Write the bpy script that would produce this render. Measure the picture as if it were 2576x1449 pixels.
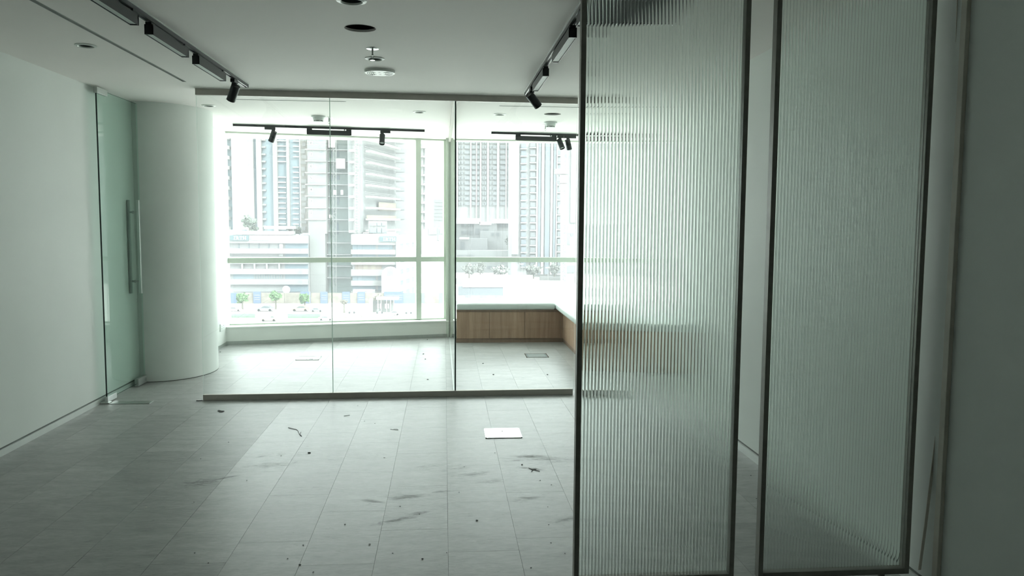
import bpy, bmesh, math, random
from mathutils import Vector, Matrix

rnd = random.Random(7)
sc = bpy.context.scene
COL = sc.collection
for o in list(bpy.data.objects):
    bpy.data.objects.remove(o)

# ------------------------------------------------------------------ camera, sky, exposure
W, Hh, F = 2576.0, 1449.0, 2000.0
CAMZ = 1.53
def cam_axes(yaw, pitch, roll):
    cy, sy, cp, sp = math.cos(yaw), math.sin(yaw), math.cos(pitch), math.sin(pitch)
    cr, sr = math.cos(roll), math.sin(roll)
    fwd = Vector((sy*cp, cy*cp, -sp)); right = Vector((cy, -sy, 0)); down = fwd.cross(right)
    return cr*right + sr*down, -sr*right + cr*down, fwd
RIGHT, DOWN, FWD = cam_axes(math.radians(4.888), math.radians(4.775), math.radians(-0.406))
cd = bpy.data.cameras.new('camera')
cam = bpy.data.objects.new('camera', cd); COL.objects.link(cam)
m = Matrix.Identity(4)
for i in range(3):
    m[i][0] = RIGHT[i]; m[i][1] = -DOWN[i]; m[i][2] = -FWD[i]
m[2][3] = CAMZ
cam.matrix_world = m
cd.sensor_fit = 'HORIZONTAL'; cd.sensor_width = 36.0; cd.lens = F/W*36.0
cd.clip_start = 0.05; cd.clip_end = 3000
sc.camera = cam

SKY = 8.6
SUN = 9.0
EXPOSURE = 0.0
w = bpy.data.worlds.new('hazy_sky'); sc.world = w; w.use_nodes = True
nt = w.node_tree; nt.nodes.clear()
out = nt.nodes.new('ShaderNodeOutputWorld'); bg = nt.nodes.new('ShaderNodeBackground')
bg.inputs['Color'].default_value = (0.97, 0.985, 1.0, 1); bg.inputs['Strength'].default_value = SKY
nt.links.new(bg.outputs[0], out.inputs[0])

sl = bpy.data.lights.new('hazy_sun', 'SUN'); sl.energy = SUN; sl.angle = math.radians(20); sl.color = (1.0, 0.97, 0.92)
so = bpy.data.objects.new('hazy_sun', sl); COL.objects.link(so); so.rotation_euler = Vector((-.55, .62, -.62)).to_track_quat('-Z', 'Y').to_euler()
sc.view_settings.view_transform = 'Standard'; sc.view_settings.look = 'None'
sc.view_settings.gamma = 1.0; sc.view_settings.use_curve_mapping = False
sc.view_settings.exposure = EXPOSURE
cy = sc.cycles
cy.use_denoising = True
try: cy.denoiser = 'OPENIMAGEDENOISE'
except Exception: pass
cy.max_bounces = 10; cy.diffuse_bounces = 6; cy.glossy_bounces = 4
cy.transmission_bounces = 8; cy.transparent_max_bounces = 24
cy.sample_clamp_indirect = 6.0; cy.blur_glossy = 0.6
cy.use_adaptive_sampling = True; cy.adaptive_threshold = 0.02

def portal(loc, rz, sx, sy):
    # a light portal emits nothing: it only tells the renderer through which opening the sky comes in
    ld = bpy.data.lights.new('sky_portal', 'AREA'); ld.shape = 'RECTANGLE'; ld.size = sx; ld.size_y = sy
    ld.cycles.is_portal = True
    o = bpy.data.objects.new('sky_portal', ld); COL.objects.link(o)
    o.location = loc; o.rotation_euler = (math.radians(-90), 0, rz)   # faces -Y, into the room
    return o

# ------------------------------------------------------------------ pixel rays -> points at a real depth
def ray(px, py):
    return RIGHT*((px-W/2)/F) + DOWN*((py-Hh/2)/F) + FWD
def at(px, py, Y):
    d = ray(px, py); t = Y/d.y
    return Vector((0, 0, CAMZ)) + d*t
def ground(px, py, z):
    d = ray(px, py); t = (z-CAMZ)/d.z
    return Vector((0, 0, CAMZ)) + d*t

# ------------------------------------------------------------------ materials
MATS = {}
def mat(name, rgb, rough=0.6, metal=0.0, var=0.0, scale=6.0, bump=0.0, spec=0.5, stretch=None, bscale=None):
    if name in MATS: return MATS[name]
    mt = bpy.data.materials.new(name); mt.use_nodes = True; MATS[name] = mt
    n, l = mt.node_tree.nodes, mt.node_tree.links
    b = n['Principled BSDF']
    b.inputs['Base Color'].default_value = (*rgb, 1); b.inputs['Roughness'].default_value = rough
    b.inputs['Metallic'].default_value = metal; b.inputs['Specular IOR Level'].default_value = spec
    if var or bump:
        tc = n.new('ShaderNodeTexCoord'); mp = n.new('ShaderNodeMapping')
        l.new(tc.outputs['Object'], mp.inputs['Vector'])
        if stretch: mp.inputs['Scale'].default_value = stretch
        nz = n.new('ShaderNodeTexNoise'); nz.inputs['Scale'].default_value = scale; nz.inputs['Detail'].default_value = 5
        l.new(mp.outputs[0], nz.inputs['Vector'])
        if var:
            rp = n.new('ShaderNodeValToRGB')
            rp.color_ramp.elements[0].position = 0.3; rp.color_ramp.elements[1].position = 0.7
            rp.color_ramp.elements[0].color = (*[max(0, c*(1-var)) for c in rgb], 1)
            rp.color_ramp.elements[1].color = (*[min(1, c*(1+var)) for c in rgb], 1)
            l.new(nz.outputs['Fac'], rp.inputs['Fac']); l.new(rp.outputs['Color'], b.inputs['Base Color'])
        if bump:
            bn = n.new('ShaderNodeBump'); bn.inputs['Strength'].default_value = bump; bn.inputs['Distance'].default_value = 0.01
            n2 = n.new('ShaderNodeTexNoise'); n2.inputs['Scale'].default_value = bscale or scale*8
            l.new(mp.outputs[0], n2.inputs['Vector'])
            l.new(n2.outputs['Fac'], bn.inputs['Height']); l.new(bn.outputs[0], b.inputs['Normal'])
    return mt

def clear_glass(name, tint, veil=0.0, refl=1.0, veil_col=(0.9, 0.93, 0.95)):
    """thin architectural glass: see-through with a mirror film, and optionally a pale scattering veil that stands in for outdoor haze and glare"""
    mt = bpy.data.materials.new(name); mt.use_nodes = True; MATS[name] = mt
    n, l = mt.node_tree.nodes, mt.node_tree.links; n.clear()
    o = n.new('ShaderNodeOutputMaterial'); tr = n.new('ShaderNodeBsdfTransparent'); tr.inputs[0].default_value = (*tint, 1)
    gl = n.new('ShaderNodeBsdfGlossy'); gl.inputs['Roughness'].default_value = 0.0; gl.inputs['Color'].default_value = (refl, refl, refl, 1)
    # Schlick reflectance, the same from both sides of the pane
    ge = n.new('ShaderNodeNewGeometry'); dp = n.new('ShaderNodeVectorMath'); dp.operation = 'DOT_PRODUCT'
    l.new(ge.outputs['Normal'], dp.inputs[0]); l.new(ge.outputs['Incoming'], dp.inputs[1])
    ab = n.new('ShaderNodeMath'); ab.operation = 'ABSOLUTE'; l.new(dp.outputs['Value'], ab.inputs[0])
    om = n.new('ShaderNodeMath'); om.operation = 'SUBTRACT'; om.inputs[0].default_value = 1.0; l.new(ab.outputs[0], om.inputs[1])
    pw = n.new('ShaderNodeMath'); pw.operation = 'POWER'; pw.inputs[1].default_value = 5.0; l.new(om.outputs[0], pw.inputs[0])
    fr = n.new('ShaderNodeMath'); fr.operation = 'MULTIPLY_ADD'; fr.inputs[1].default_value = 0.96; fr.inputs[2].default_value = 0.04; l.new(pw.outputs[0], fr.inputs[0])
    mx = n.new('ShaderNodeMixShader'); l.new(fr.outputs[0], mx.inputs['Fac'])
    base = tr.outputs[0]
    if veil:
        tl = n.new('ShaderNodeBsdfTranslucent'); tl.inputs[0].default_value = (*veil_col, 1)
        nz = n.new('ShaderNodeTexNoise'); nz.inputs['Scale'].default_value = 1.5; nz.inputs['Detail'].default_value = 4
        tc = n.new('ShaderNodeTexCoord'); l.new(tc.outputs['Object'], nz.inputs['Vector'])
        mr = n.new('ShaderNodeMapRange'); mr.inputs['To Min'].default_value = veil*0.8; mr.inputs['To Max'].default_value = veil*1.2
        l.new(nz.outputs['Fac'], mr.inputs['Value'])
        m2 = n.new('ShaderNodeMixShader'); l.new(mr.outputs[0], m2.inputs['Fac'])
        l.new(tr.outputs[0], m2.inputs[1]); l.new(tl.outputs[0], m2.inputs[2]); base = m2.outputs[0]
    l.new(base, mx.inputs[1]); l.new(gl.outputs[0], mx.inputs[2]); l.new(mx.outputs[0], o.inputs['Surface'])
    return mt

WALL = mat('wall_paint', (0.78, 0.812, 0.786), 0.55, var=0.02, scale=1.5, bump=0.03, bscale=60)
WALL_COL = mat('column_paint', (0.80, 0.835, 0.81), 0.55, var=0.03, scale=2.5, bump=0.05, bscale=40)
CEIL = mat('ceiling_paint', (0.92, 0.885, 0.86), 0.7, var=0.015, scale=1.2)
OFFWALL = WALL
OFFWALL2 = WALL
RWALL = WALL
BASE = mat('skirting_metal', (0.66, 0.69, 0.67), 0.4, 0.15, var=.03, scale=9)
DARKWALL = WALL
BACKWALL = WALL
LOWWALL = mat('window_wall_paint', (0.82, 0.85, 0.815), 0.5, var=0.03, scale=3)
ALU = mat('dull_aluminium', (0.45, 0.48, 0.46), 0.38, 0.6, var=0.05, scale=20)
STEEL = mat('brushed_steel', (0.62, 0.65, 0.63), 0.28, 1.0, var=0.06, scale=40, stretch=(1, 1, 0.05))
RAIL = mat('bronze_rail', (0.52, 0.495, 0.455), 0.45, 0.1, var=0.05, scale=15)
FRAME = mat('black_frame_metal', (0.24, 0.235, 0.205), 0.42, 0.1, var=0.1, scale=30)
WINFRAME = mat('window_frame_paint', (0.62, 0.68, 0.60), 0.4, var=0.02, scale=5)
BLACK = mat('black_fixture_metal', (0.014, 0.019, 0.022), 0.45, 0.1, var=0.1, scale=40)
BLACK2 = mat('charcoal_fixture_metal', (0.018, 0.022, 0.024), 0.4, 0.2, var=0.1, scale=40)
WHITEMETAL = mat('white_fixture_enamel', (0.78, 0.81, 0.77), 0.35, var=0.02, scale=30)
CHROME = mat('chrome', (0.75, 0.77, 0.76), 0.15, 1.0, var=0.03, scale=40)
DIFFUSER = mat('opal_diffuser', (0.62, 0.68, 0.64), 0.5, var=0.02, scale=20)
DARKVOID = mat('ceiling_void_dark', (0.012, 0.014, 0.014), 0.9, var=0.2, scale=10)
SLOTC = mat('slot_light_grey', (0.36, 0.38, 0.36), 0.6, var=0.05, scale=10)
SLOTGREY = mat('slot_grey', (0.15, 0.16, 0.15), 0.6, var=0.1, scale=10)
LENS = mat('lamp_lens', (0.55, 0.6, 0.58), 0.2, var=0.03, scale=30)
GEDGE = mat('glass_edge_dark', (0.004, 0.018, 0.014), 0.15, var=0.1, scale=10)
def lit_edge(name, rgb, f):
    mt = bpy.data.materials.new(name); mt.use_nodes = True; MATS[name] = mt
    n, l = mt.node_tree.nodes, mt.node_tree.links; b = n['Principled BSDF']; b.inputs['Base Color'].default_value = (*rgb, 1); b.inputs['Roughness'].default_value = .3
    t = n.new('ShaderNodeBsdfTranslucent'); t.inputs[0].default_value = (*rgb, 1); mx = n.new('ShaderNodeMixShader'); mx.inputs[0].default_value = f
    l.new(b.outputs[0], mx.inputs[1]); l.new(t.outputs[0], mx.inputs[2]); l.new(mx.outputs[0], n['Material Output'].inputs['Surface']); return mt
GEDGE2 = lit_edge('glass_edge_pale', (0.80, 0.90, 0.85), 0.6)
SEAM = lit_edge('silicone_seam', (0.72, 0.80, 0.76), 0.7)
CUSHION = mat('cushion_vinyl', (0.62, 0.68, 0.66), 0.45, var=0.03, scale=8, bump=0.06, bscale=20)
PLASTIC = mat('white_plastic', (0.78, 0.82, 0.80), 0.35, var=0.01, scale=20)
PVC = mat('edge_band', (0.64, 0.60, 0.53), 0.45, var=0.06, scale=12)
SUBFLOOR = mat('joint_dark', (0.10, 0.105, 0.10), 0.8, var=0.1, scale=10)
GWIN = clear_glass('window_glass', (0.93, 0.975, 0.955), veil=0.042)  # a pale veil is mixed into the pane for outdoor haze and glare
GPART = clear_glass('partition_glass', (0.975, 0.99, 0.984))
GDOOR = clear_glass('door_glass', (0.90, 0.96, 0.935), refl=0.35)

def wood(name, dark, light):
    mt = bpy.data.materials.new(name); mt.use_nodes = True; MATS[name] = mt
    n, l = mt.node_tree.nodes, mt.node_tree.links; b = n['Principled BSDF']
    b.inputs['Roughness'].default_value = 0.5
    tc = n.new('ShaderNodeTexCoord'); mp = n.new('ShaderNodeMapping'); mp.inputs['Scale'].default_value = (14, 14, 0.9)
    l.new(tc.outputs['Object'], mp.inputs['Vector'])
    nz = n.new('ShaderNodeTexNoise'); nz.inputs['Scale'].default_value = 1.6; nz.inputs['Detail'].default_value = 8; nz.inputs['Roughness'].default_value = 0.65
    l.new(mp.outputs[0], nz.inputs['Vector'])
    rp = n.new('ShaderNodeValToRGB'); rp.color_ramp.elements[0].position = 0.3; rp.color_ramp.elements[1].position = 0.72
    rp.color_ramp.elements[0].color = (*dark, 1); rp.color_ramp.elements[1].color = (*light, 1)
    l.new(nz.outputs['Fac'], rp.inputs['Fac']); l.new(rp.outputs[0], b.inputs['Base Color'])
    return mt
WOOD = wood('bench_wood', (0.31, 0.195, 0.135), (0.50, 0.35, 0.25))
WOOD2 = wood('plinth_wood', (0.22, 0.145, 0.11), (0.32, 0.225, 0.165))

def fluted():
    mt = bpy.data.materials.new('fluted_glass'); mt.use_nodes = True; MATS['fluted_glass'] = mt
    n, l = mt.node_tree.nodes, mt.node_tree.links; n.clear()
    o = n.new('ShaderNodeOutputMaterial'); g = n.new('ShaderNodeBsdfGlass')
    g.inputs['Color'].default_value = (0.965, 0.995, 0.98, 1); g.inputs['IOR'].default_value = 1.5; g.inputs['Roughness'].default_value = 0.0
    l.new(g.outputs[0], o.inputs['Surface'])
    return mt
FLUTE = fluted()

# stains and scuffs on the floor: (x, y, half length, half width, angle, strength)
STAINS = [(.58, 5.06, .17, .045, -.1, 1.0), (.66, 5.0, .20, .06, .1, .75), (.55, 4.80, .11, .03, -.45, .95), (.76, 4.95, .18, .09, .2, .6), (.45, 4.98, .10, .04, .2, .7),
          (-.20, 4.34, .13, .05, .2, .95), (-.24, 4.00, .17, .035, .5, .95), (-.13, 4.09, .09, .03, .5, .9), (-1.42, 4.66, .20, .10, .45, .8), (-1.30, 4.74, .13, .02, .6, 1.0),
          (-1.06, 4.97, .26, .10, .2, .6), (-1.0, 5.2, .26, .12, .1, .45), (-1.18, 5.17, .06, .025, .5, .8), (-.40, 4.29, .08, .03, -.4, .95), (.0, 4.42, .10, .03, .1, .8),
          (.17, 4.72, .20, .07, .2, .65), (.10, 4.85, .24, .08, .2, .5), (.46, 4.27, .14, .05, .4, .75), (-.09, 4.88, .22, .10, .2, .55), (.29, 4.58, .16, .06, .2, .55),
          (-.51, 5.1, .3, .12, .2, .4), (.63, 3.95, .14, .05, .4, .7), (-.75, 4.5, .3, .12, .2, .4), (-.5, 3.8, .2, .06, .3, .45), (.2, 3.7, .2, .05, .2, .4), (-2.0, 4.5, .3, .1, .5, .4), (-1.8, 5.1, .3, .1, .4, .4)]
def floor_mat(name, r0, r1, spec):
    mt = bpy.data.materials.new(name); mt.use_nodes = True; MATS[name] = mt
    n, l = mt.node_tree.nodes, mt.node_tree.links; b = n['Principled BSDF']
    geo = n.new('ShaderNodeNewGeometry'); inf = n.new('ShaderNodeObjectInfo')
    add = n.new('ShaderNodeVectorMath'); add.operation = 'MULTIPLY_ADD'
    cmb = n.new('ShaderNodeCombineXYZ'); l.new(inf.outputs['Random'], cmb.inputs[0]); l.new(inf.outputs['Random'], cmb.inputs[1])
    add.inputs[1].default_value = (3, 3, 3); l.new(cmb.outputs[0], add.inputs[0]); l.new(geo.outputs['Position'], add.inputs[2])
    mp = n.new('ShaderNodeMapping'); mp.inputs['Rotation'].default_value = (0, 0, 0.5); mp.inputs['Scale'].default_value = (2.2, 7.0, 1)
    l.new(add.outputs[0], mp.inputs['Vector'])
    nz = n.new('ShaderNodeTexNoise'); nz.inputs['Scale'].default_value = 1.6; nz.inputs['Detail'].default_value = 8; nz.inputs['Roughness'].default_value = 0.62
    l.new(mp.outputs[0], nz.inputs['Vector'])
    rp = n.new('ShaderNodeValToRGB'); rp.color_ramp.elements[0].position = 0.3; rp.color_ramp.elements[1].position = 0.72
    rp.color_ramp.elements[0].position = 0.36; rp.color_ramp.elements[1].position = 0.64
    rp.color_ramp.elements[0].color = (0.255, 0.262, 0.257, 1); rp.color_ramp.elements[1].color = (0.425, 0.436, 0.428, 1)
    nf = n.new('ShaderNodeTexNoise'); nf.inputs['Scale'].default_value = 9; nf.inputs['Detail'].default_value = 6; nf.inputs['Roughness'].default_value = 0.7; l.new(mp.outputs[0], nf.inputs['Vector'])
    mxf = n.new('ShaderNodeMix'); mxf.inputs['Factor'].default_value = 0.45; l.new(nz.outputs['Fac'], mxf.inputs['A']); l.new(nf.outputs['Fac'], mxf.inputs['B'])
    l.new(mxf.outputs['Result'], rp.inputs['Fac'])
    hv = n.new('ShaderNodeHueSaturation'); mr = n.new('ShaderNodeMapRange'); mr.inputs['To Min'].default_value = 0.92; mr.inputs['To Max'].default_value = 1.08
    l.new(inf.outputs['Random'], mr.inputs['Value']); l.new(mr.outputs[0], hv.inputs['Value']); l.new(rp.outputs[0], hv.inputs['Color'])
    # dirt
    n2 = n.new('ShaderNodeTexNoise'); n2.inputs['Scale'].default_value = 17; n2.inputs['Detail'].default_value = 8; n2.inputs['Roughness'].default_value = 0.7; n2.inputs['Distortion'].default_value = 1.2
    mp2 = n.new('ShaderNodeMapping'); mp2.inputs['Scale'].default_value = (0.8, 2.2, 1); l.new(geo.outputs['Position'], mp2.inputs['Vector']); l.new(mp2.outputs[0], n2.inputs['Vector'])
    total = None
    for (x, y, a, bb, ang, s) in STAINS:
        m1 = n.new('ShaderNodeMapping'); m1.vector_type = 'TEXTURE'
        m1.inputs['Location'].default_value = (x, y, 0); m1.inputs['Rotation'].default_value = (0, 0, ang); m1.inputs['Scale'].default_value = (a, bb, 1)
        l.new(geo.outputs['Position'], m1.inputs['Vector'])
        ln = n.new('ShaderNodeVectorMath'); ln.operation = 'LENGTH'; l.new(m1.outputs[0], ln.inputs[0])
        r = n.new('ShaderNodeMapRange'); r.inputs['From Min'].default_value = 1.35; r.inputs['From Max'].default_value = 0.2
        r.inputs['To Min'].default_value = 0; r.inputs['To Max'].default_value = s
        l.new(ln.outputs['Value'], r.inputs['Value'])
        if total is None: total = r.outputs[0]
        else:
            mxn = n.new('ShaderNodeMath'); mxn.operation = 'MAXIMUM'; l.new(total, mxn.inputs[0]); l.new(r.outputs[0], mxn.inputs[1]); total = mxn.outputs[0]
    # a stain shows where its own patch and the grime noise add up
    nb = n.new('ShaderNodeMath'); nb.operation = 'MULTIPLY_ADD'; nb.inputs[1].default_value = 2.2; nb.inputs[2].default_value = -1.1; l.new(n2.outputs['Fac'], nb.inputs[0])
    sm = n.new('ShaderNodeMath'); sm.operation = 'ADD'; l.new(total, sm.inputs[0]); l.new(nb.outputs[0], sm.inputs[1])
    th = n.new('ShaderNodeMapRange'); th.inputs['From Min'].default_value = 0.42; th.inputs['From Max'].default_value = 1.25; th.inputs['To Max'].default_value = 0.85
    l.new(sm.outputs[0], th.inputs['Value'])
    # thin short scuffs everywhere
    n3 = n.new('ShaderNodeTexNoise'); n3.inputs['Scale'].default_value = 16; n3.inputs['Detail'].default_value = 5; n3.inputs['Distortion'].default_value = 2.0
    mp3 = n.new('ShaderNodeMapping'); mp3.inputs['Scale'].default_value = (0.7, 1.8, 1); l.new(geo.outputs['Position'], mp3.inputs['Vector']); l.new(mp3.outputs[0], n3.inputs['Vector'])
    t3 = n.new('ShaderNodeMapRange'); t3.inputs['From Min'].default_value = 0.64; t3.inputs['From Max'].default_value = 0.78; t3.inputs['To Max'].default_value = 0.4
    l.new(n3.outputs['Fac'], t3.inputs['Value'])
    ml = n.new('ShaderNodeMath'); ml.operation = 'MAXIMUM'; l.new(th.outputs[0], ml.inputs[0]); l.new(t3.outputs[0], ml.inputs[1])
    mx = n.new('ShaderNodeMix'); mx.data_type = 'RGBA'
    l.new(ml.outputs[0], mx.inputs['Factor']); l.new(hv.outputs[0], mx.inputs['A']); mx.inputs['B'].default_value = (0.06, 0.062, 0.055, 1)
    l.new(mx.outputs['Result'], b.inputs['Base Color'])
    ro = n.new('ShaderNodeMapRange'); ro.inputs['To Min'].default_value = r0; ro.inputs['To Max'].default_value = r1
    l.new(nz.outputs['Fac'], ro.inputs['Value'])
    ra = n.new('ShaderNodeMath'); ra.operation = 'MULTIPLY_ADD'; ra.inputs[1].default_value = 0.25
    l.new(ml.outputs[0], ra.inputs[0]); l.new(ro.outputs[0], ra.inputs[2]); l.new(ra.outputs[0], b.inputs['Roughness'])
    b.inputs['Specular IOR Level'].default_value = spec
    return mt
PLANK = floor_mat('vinyl_plank', 0.33, 0.43, 0.54)
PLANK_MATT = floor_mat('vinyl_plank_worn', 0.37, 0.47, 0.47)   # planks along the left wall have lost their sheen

# ------------------------------------------------------------------ mesh builder
def root_loc(o):
    while o.parent is not None: o = o.parent
    return o.location
class MB:
    def __init__(self): self.v = []; self.f = []; self.mi = []
    def add(self, verts, faces, mi=0):
        b = len(self.v); self.v += [Vector(p) for p in verts]
        for f in faces: self.f.append([b+i for i in f]); self.mi.append(mi)
        return self
    def bm(self, bm, mi=0):
        bm.verts.index_update()
        self.add([v.co.copy() for v in bm.verts], [[v.index for v in f.verts] for f in bm.faces], mi); bm.free(); return self
    def box(self, x0, x1, y0, y1, z0, z1, bev=0.0, mi=0, edge_mi=None):
        if bev:
            bm = bmesh.new(); bmesh.ops.create_cube(bm, size=1)
            for v in bm.verts: v.co = ((x0+x1)/2+v.co.x*(x1-x0), (y0+y1)/2+v.co.y*(y1-y0), (z0+z1)/2+v.co.z*(z1-z0))
            bmesh.ops.bevel(bm, geom=list(bm.edges), offset=bev, segments=2, affect='EDGES', profile=0.5)
            return self.bm(bm, mi)
        P = [(x0, y0, z0), (x1, y0, z0), (x1, y1, z0), (x0, y1, z0), (x0, y0, z1), (x1, y0, z1), (x1, y1, z1), (x0, y1, z1)]
        return self.add(P, [(3, 2, 1, 0), (4, 5, 6, 7), (0, 1, 5, 4), (1, 2, 6, 5), (2, 3, 7, 6), (3, 0, 4, 7)], mi)
    def seg(self, p0, p1, z0, z1, t, mi=0):
        """vertical slab standing on the plan line p0-p1, t thick to the far side"""
        p0, p1 = Vector(p0[:2]), Vector(p1[:2]); d = (p1-p0).normalized(); nn = Vector((-d.y, d.x))*t
        a, b, c, e = p0, p1, p1+nn, p0+nn
        P = [(q.x, q.y, z) for z in (z0, z1) for q in (a, b, c, e)]
        return self.add(P, [(3, 2, 1, 0), (4, 5, 6, 7), (0, 1, 5, 4), (1, 2, 6, 5), (2, 3, 7, 6), (3, 0, 4, 7)], mi)
    def bar(self, p0, p1, w, h=None, mi=0):
        p0, p1 = Vector(p0), Vector(p1); d = (p1-p0).normalized(); h = h or w
        u = d.cross(Vector((0, 0, 1)));  u = u if u.length > 1e-4 else Vector((1, 0, 0)); u.normalize(); vv = u.cross(d)
        P = [q + u*a*w/2 + vv*b*h/2 for q in (p0, p1) for a, b in ((-1, -1), (1, -1), (1, 1), (-1, 1))]
        return self.add(P, [(0, 1, 2, 3), (7, 6, 5, 4), (0, 4, 5, 1), (1, 5, 6, 2), (2, 6, 7, 3), (3, 7, 4, 0)], mi)
    def lathe(self, prof, p0=(0, 0, 0), axis=(0, 0, 1), n=24, mi=0):
        """prof: (radius, distance along axis) list"""
        p0 = Vector(p0); a = Vector(axis).normalized()
        u = a.cross(Vector((0, 1, 0))); u = u if u.length > 1e-3 else a.cross(Vector((1, 0, 0))); u.normalize(); vv = a.cross(u)
        V = []; Fc = []
        for r, h in prof:
            for k in range(n):
                t = 2*math.pi*k/n; V.append(p0 + a*h + (u*math.cos(t)+vv*math.sin(t))*max(r, 1e-5))
        for i in range(len(prof)-1):
            for k in range(n):
                k2 = (k+1) % n; Fc.append((i*n+k, i*n+k2, (i+1)*n+k2, (i+1)*n+k))
        return self.add(V, Fc, mi)
    def tube(self, pts, r, n=6, mi=0):
        pts = [Vector(p) for p in pts]; V = []; Fc = []
        for i, p in enumerate(pts):
            d = (pts[min(i+1, len(pts)-1)] - pts[max(i-1, 0)]).normalized()
            u = d.cross(Vector((0, 0, 1))); u = u if u.length > 1e-3 else Vector((1, 0, 0)); u.normalize(); vv = u.cross(d)
            V += [p + (u*math.cos(2*math.pi*k/n)+vv*math.sin(2*math.pi*k/n))*r for k in range(n)]
        for i in range(len(pts)-1):
            for k in range(n): Fc.append((i*n+k, i*n+(k+1) % n, (i+1)*n+(k+1) % n, (i+1)*n+k))
        Fc.append(tuple(range(n))[::-1]); Fc.append(tuple((len(pts)-1)*n+k for k in range(n)))
        return self.add(V, Fc, mi)
    def mesh(self, name, mats, smooth=False):
        me = bpy.data.meshes.new(name); me.from_pydata([tuple(v) for v in self.v], [], self.f)
        for q in (mats if isinstance(mats, (list, tuple)) else [mats]): me.materials.append(q)
        me.polygons.foreach_set('material_index', self.mi)
        bm = bmesh.new(); bm.from_mesh(me); bmesh.ops.recalc_face_normals(bm, faces=bm.faces)
        if smooth:
            for f in bm.faces: f.smooth = True
            for e in bm.edges:
                if len(e.link_faces) == 2 and e.calc_face_angle(0) > math.radians(35): e.smooth = False
        bm.to_mesh(me); bm.free(); me.update()
        return me
    def build(self, name, mats, parent=None, local=False, smooth=False, origin=None):
        if parent is not None and not local:
            r = root_loc(parent)
            for v in self.v: v -= r
        if parent is None and origin is not None:
            origin = Vector(origin)
            for v in self.v: v -= origin
        o = bpy.data.objects.new(name, self.mesh(name, mats, smooth)); COL.objects.link(o)
        if parent is not None: o.parent = parent
        elif origin is not None: o.location = origin
        return o
def tag(o, label=None, cat=None, group=None, kind=None):
    if label: o['label'] = label
    if cat: o['category'] = cat
    if group: o['group'] = group
    if kind: o['kind'] = kind
    return o
def empty(name, loc, rz=0.0, label=None, cat=None, group=None, kind=None):
    o = bpy.data.objects.new(name, None); COL.objects.link(o); o.empty_display_size = 0.1
    o.location = loc; o.rotation_euler = (0, 0, rz)
    return tag(o, label, cat, group, kind)
def part(name, me, parent, loc=(0, 0, 0)):
    o = bpy.data.objects.new(name, me); COL.objects.link(o); o.parent = parent; o.location = loc
    return o
def copy_tree(o, parent=None):
    c = o.copy(); COL.objects.link(c); c.parent = parent
    for ch in list(o.children): copy_tree(ch, c)
    return c

# ------------------------------------------------------------------ the room
XL, XR, YF, HC = -2.85, 2.0, 10.47, 2.60
WL0, WL1 = Vector((-2.654, 9.897)), Vector((0.071, 10.469))      # face of the low wall under the left window
ANG = math.atan2(WL1.y-WL0.y, WL1.x-WL0.x); WLEN = (WL1-WL0).length

floor = empty('floor', (0, 0, 0), 0, 'grey stone-effect vinyl plank floor of the empty office, scuffed and dusty', 'floor', kind='structure')
MB().box(-3.3, 2.4, -2.3, 10.9, -0.12, -0.0045).build('subfloor', SUBFLOOR, floor)
MB().box(-3.0, 2.2, -2.2, 1.75, -0.0045, -0.0005).build('floor_rear', PLANK, floor)
PW, PL = 0.3305, 0.655
cache = {}
OFFS = {0: 3.583, -1: 3.866, -2: 3.484, -3: 3.759, 1: 3.72, 2: 3.30}
for k in range(-9, 6):
    x0, x1 = 0.018+PW*k, 0.018+PW*(k+1)
    x0, x1 = max(x0, XL), min(x1, XR)
    y = OFFS.get(k, 3.3+rnd.random()*PL)
    while y > 2.4: y -= PL
    while y < 10.5:
        y1 = y+PL
        lim = WL0.y + (0.5*(x0+x1)-WL0.x)*math.tan(ANG) + 0.1 if x1 < 0.1 else YF+0.05
        if y < lim:
            ye = min(y1, lim+0.05)
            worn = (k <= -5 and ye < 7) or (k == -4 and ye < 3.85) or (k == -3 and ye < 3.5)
            key = (round(x1-x0, 4), round(ye-y, 4), worn)
            if key not in cache:
                a, b, g = key[0]/2, key[1]/2, 0.0006
                cache[key] = MB().add([(-a+g, -b+g, -0.0008), (a-g, -b+g, -0.0008), (a-g, b-g, -0.0008), (-a+g, b-g, -0.0008),
                                       (-a+g, -b+g, 0), (a-g, -b+g, 0), (a-g, b-g, 0), (-a+g, b-g, 0),
                                       (-a+g, -b+g, -0.0045), (a-g, -b+g, -0.0045), (a-g, b-g, -0.0045), (-a+g, b-g, -0.0045)],
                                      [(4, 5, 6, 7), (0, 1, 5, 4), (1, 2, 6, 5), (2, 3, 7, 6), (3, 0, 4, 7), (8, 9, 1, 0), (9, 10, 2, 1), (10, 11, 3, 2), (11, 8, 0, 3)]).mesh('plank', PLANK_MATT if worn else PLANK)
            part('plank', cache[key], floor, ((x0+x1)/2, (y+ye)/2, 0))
        y = y1

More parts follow.
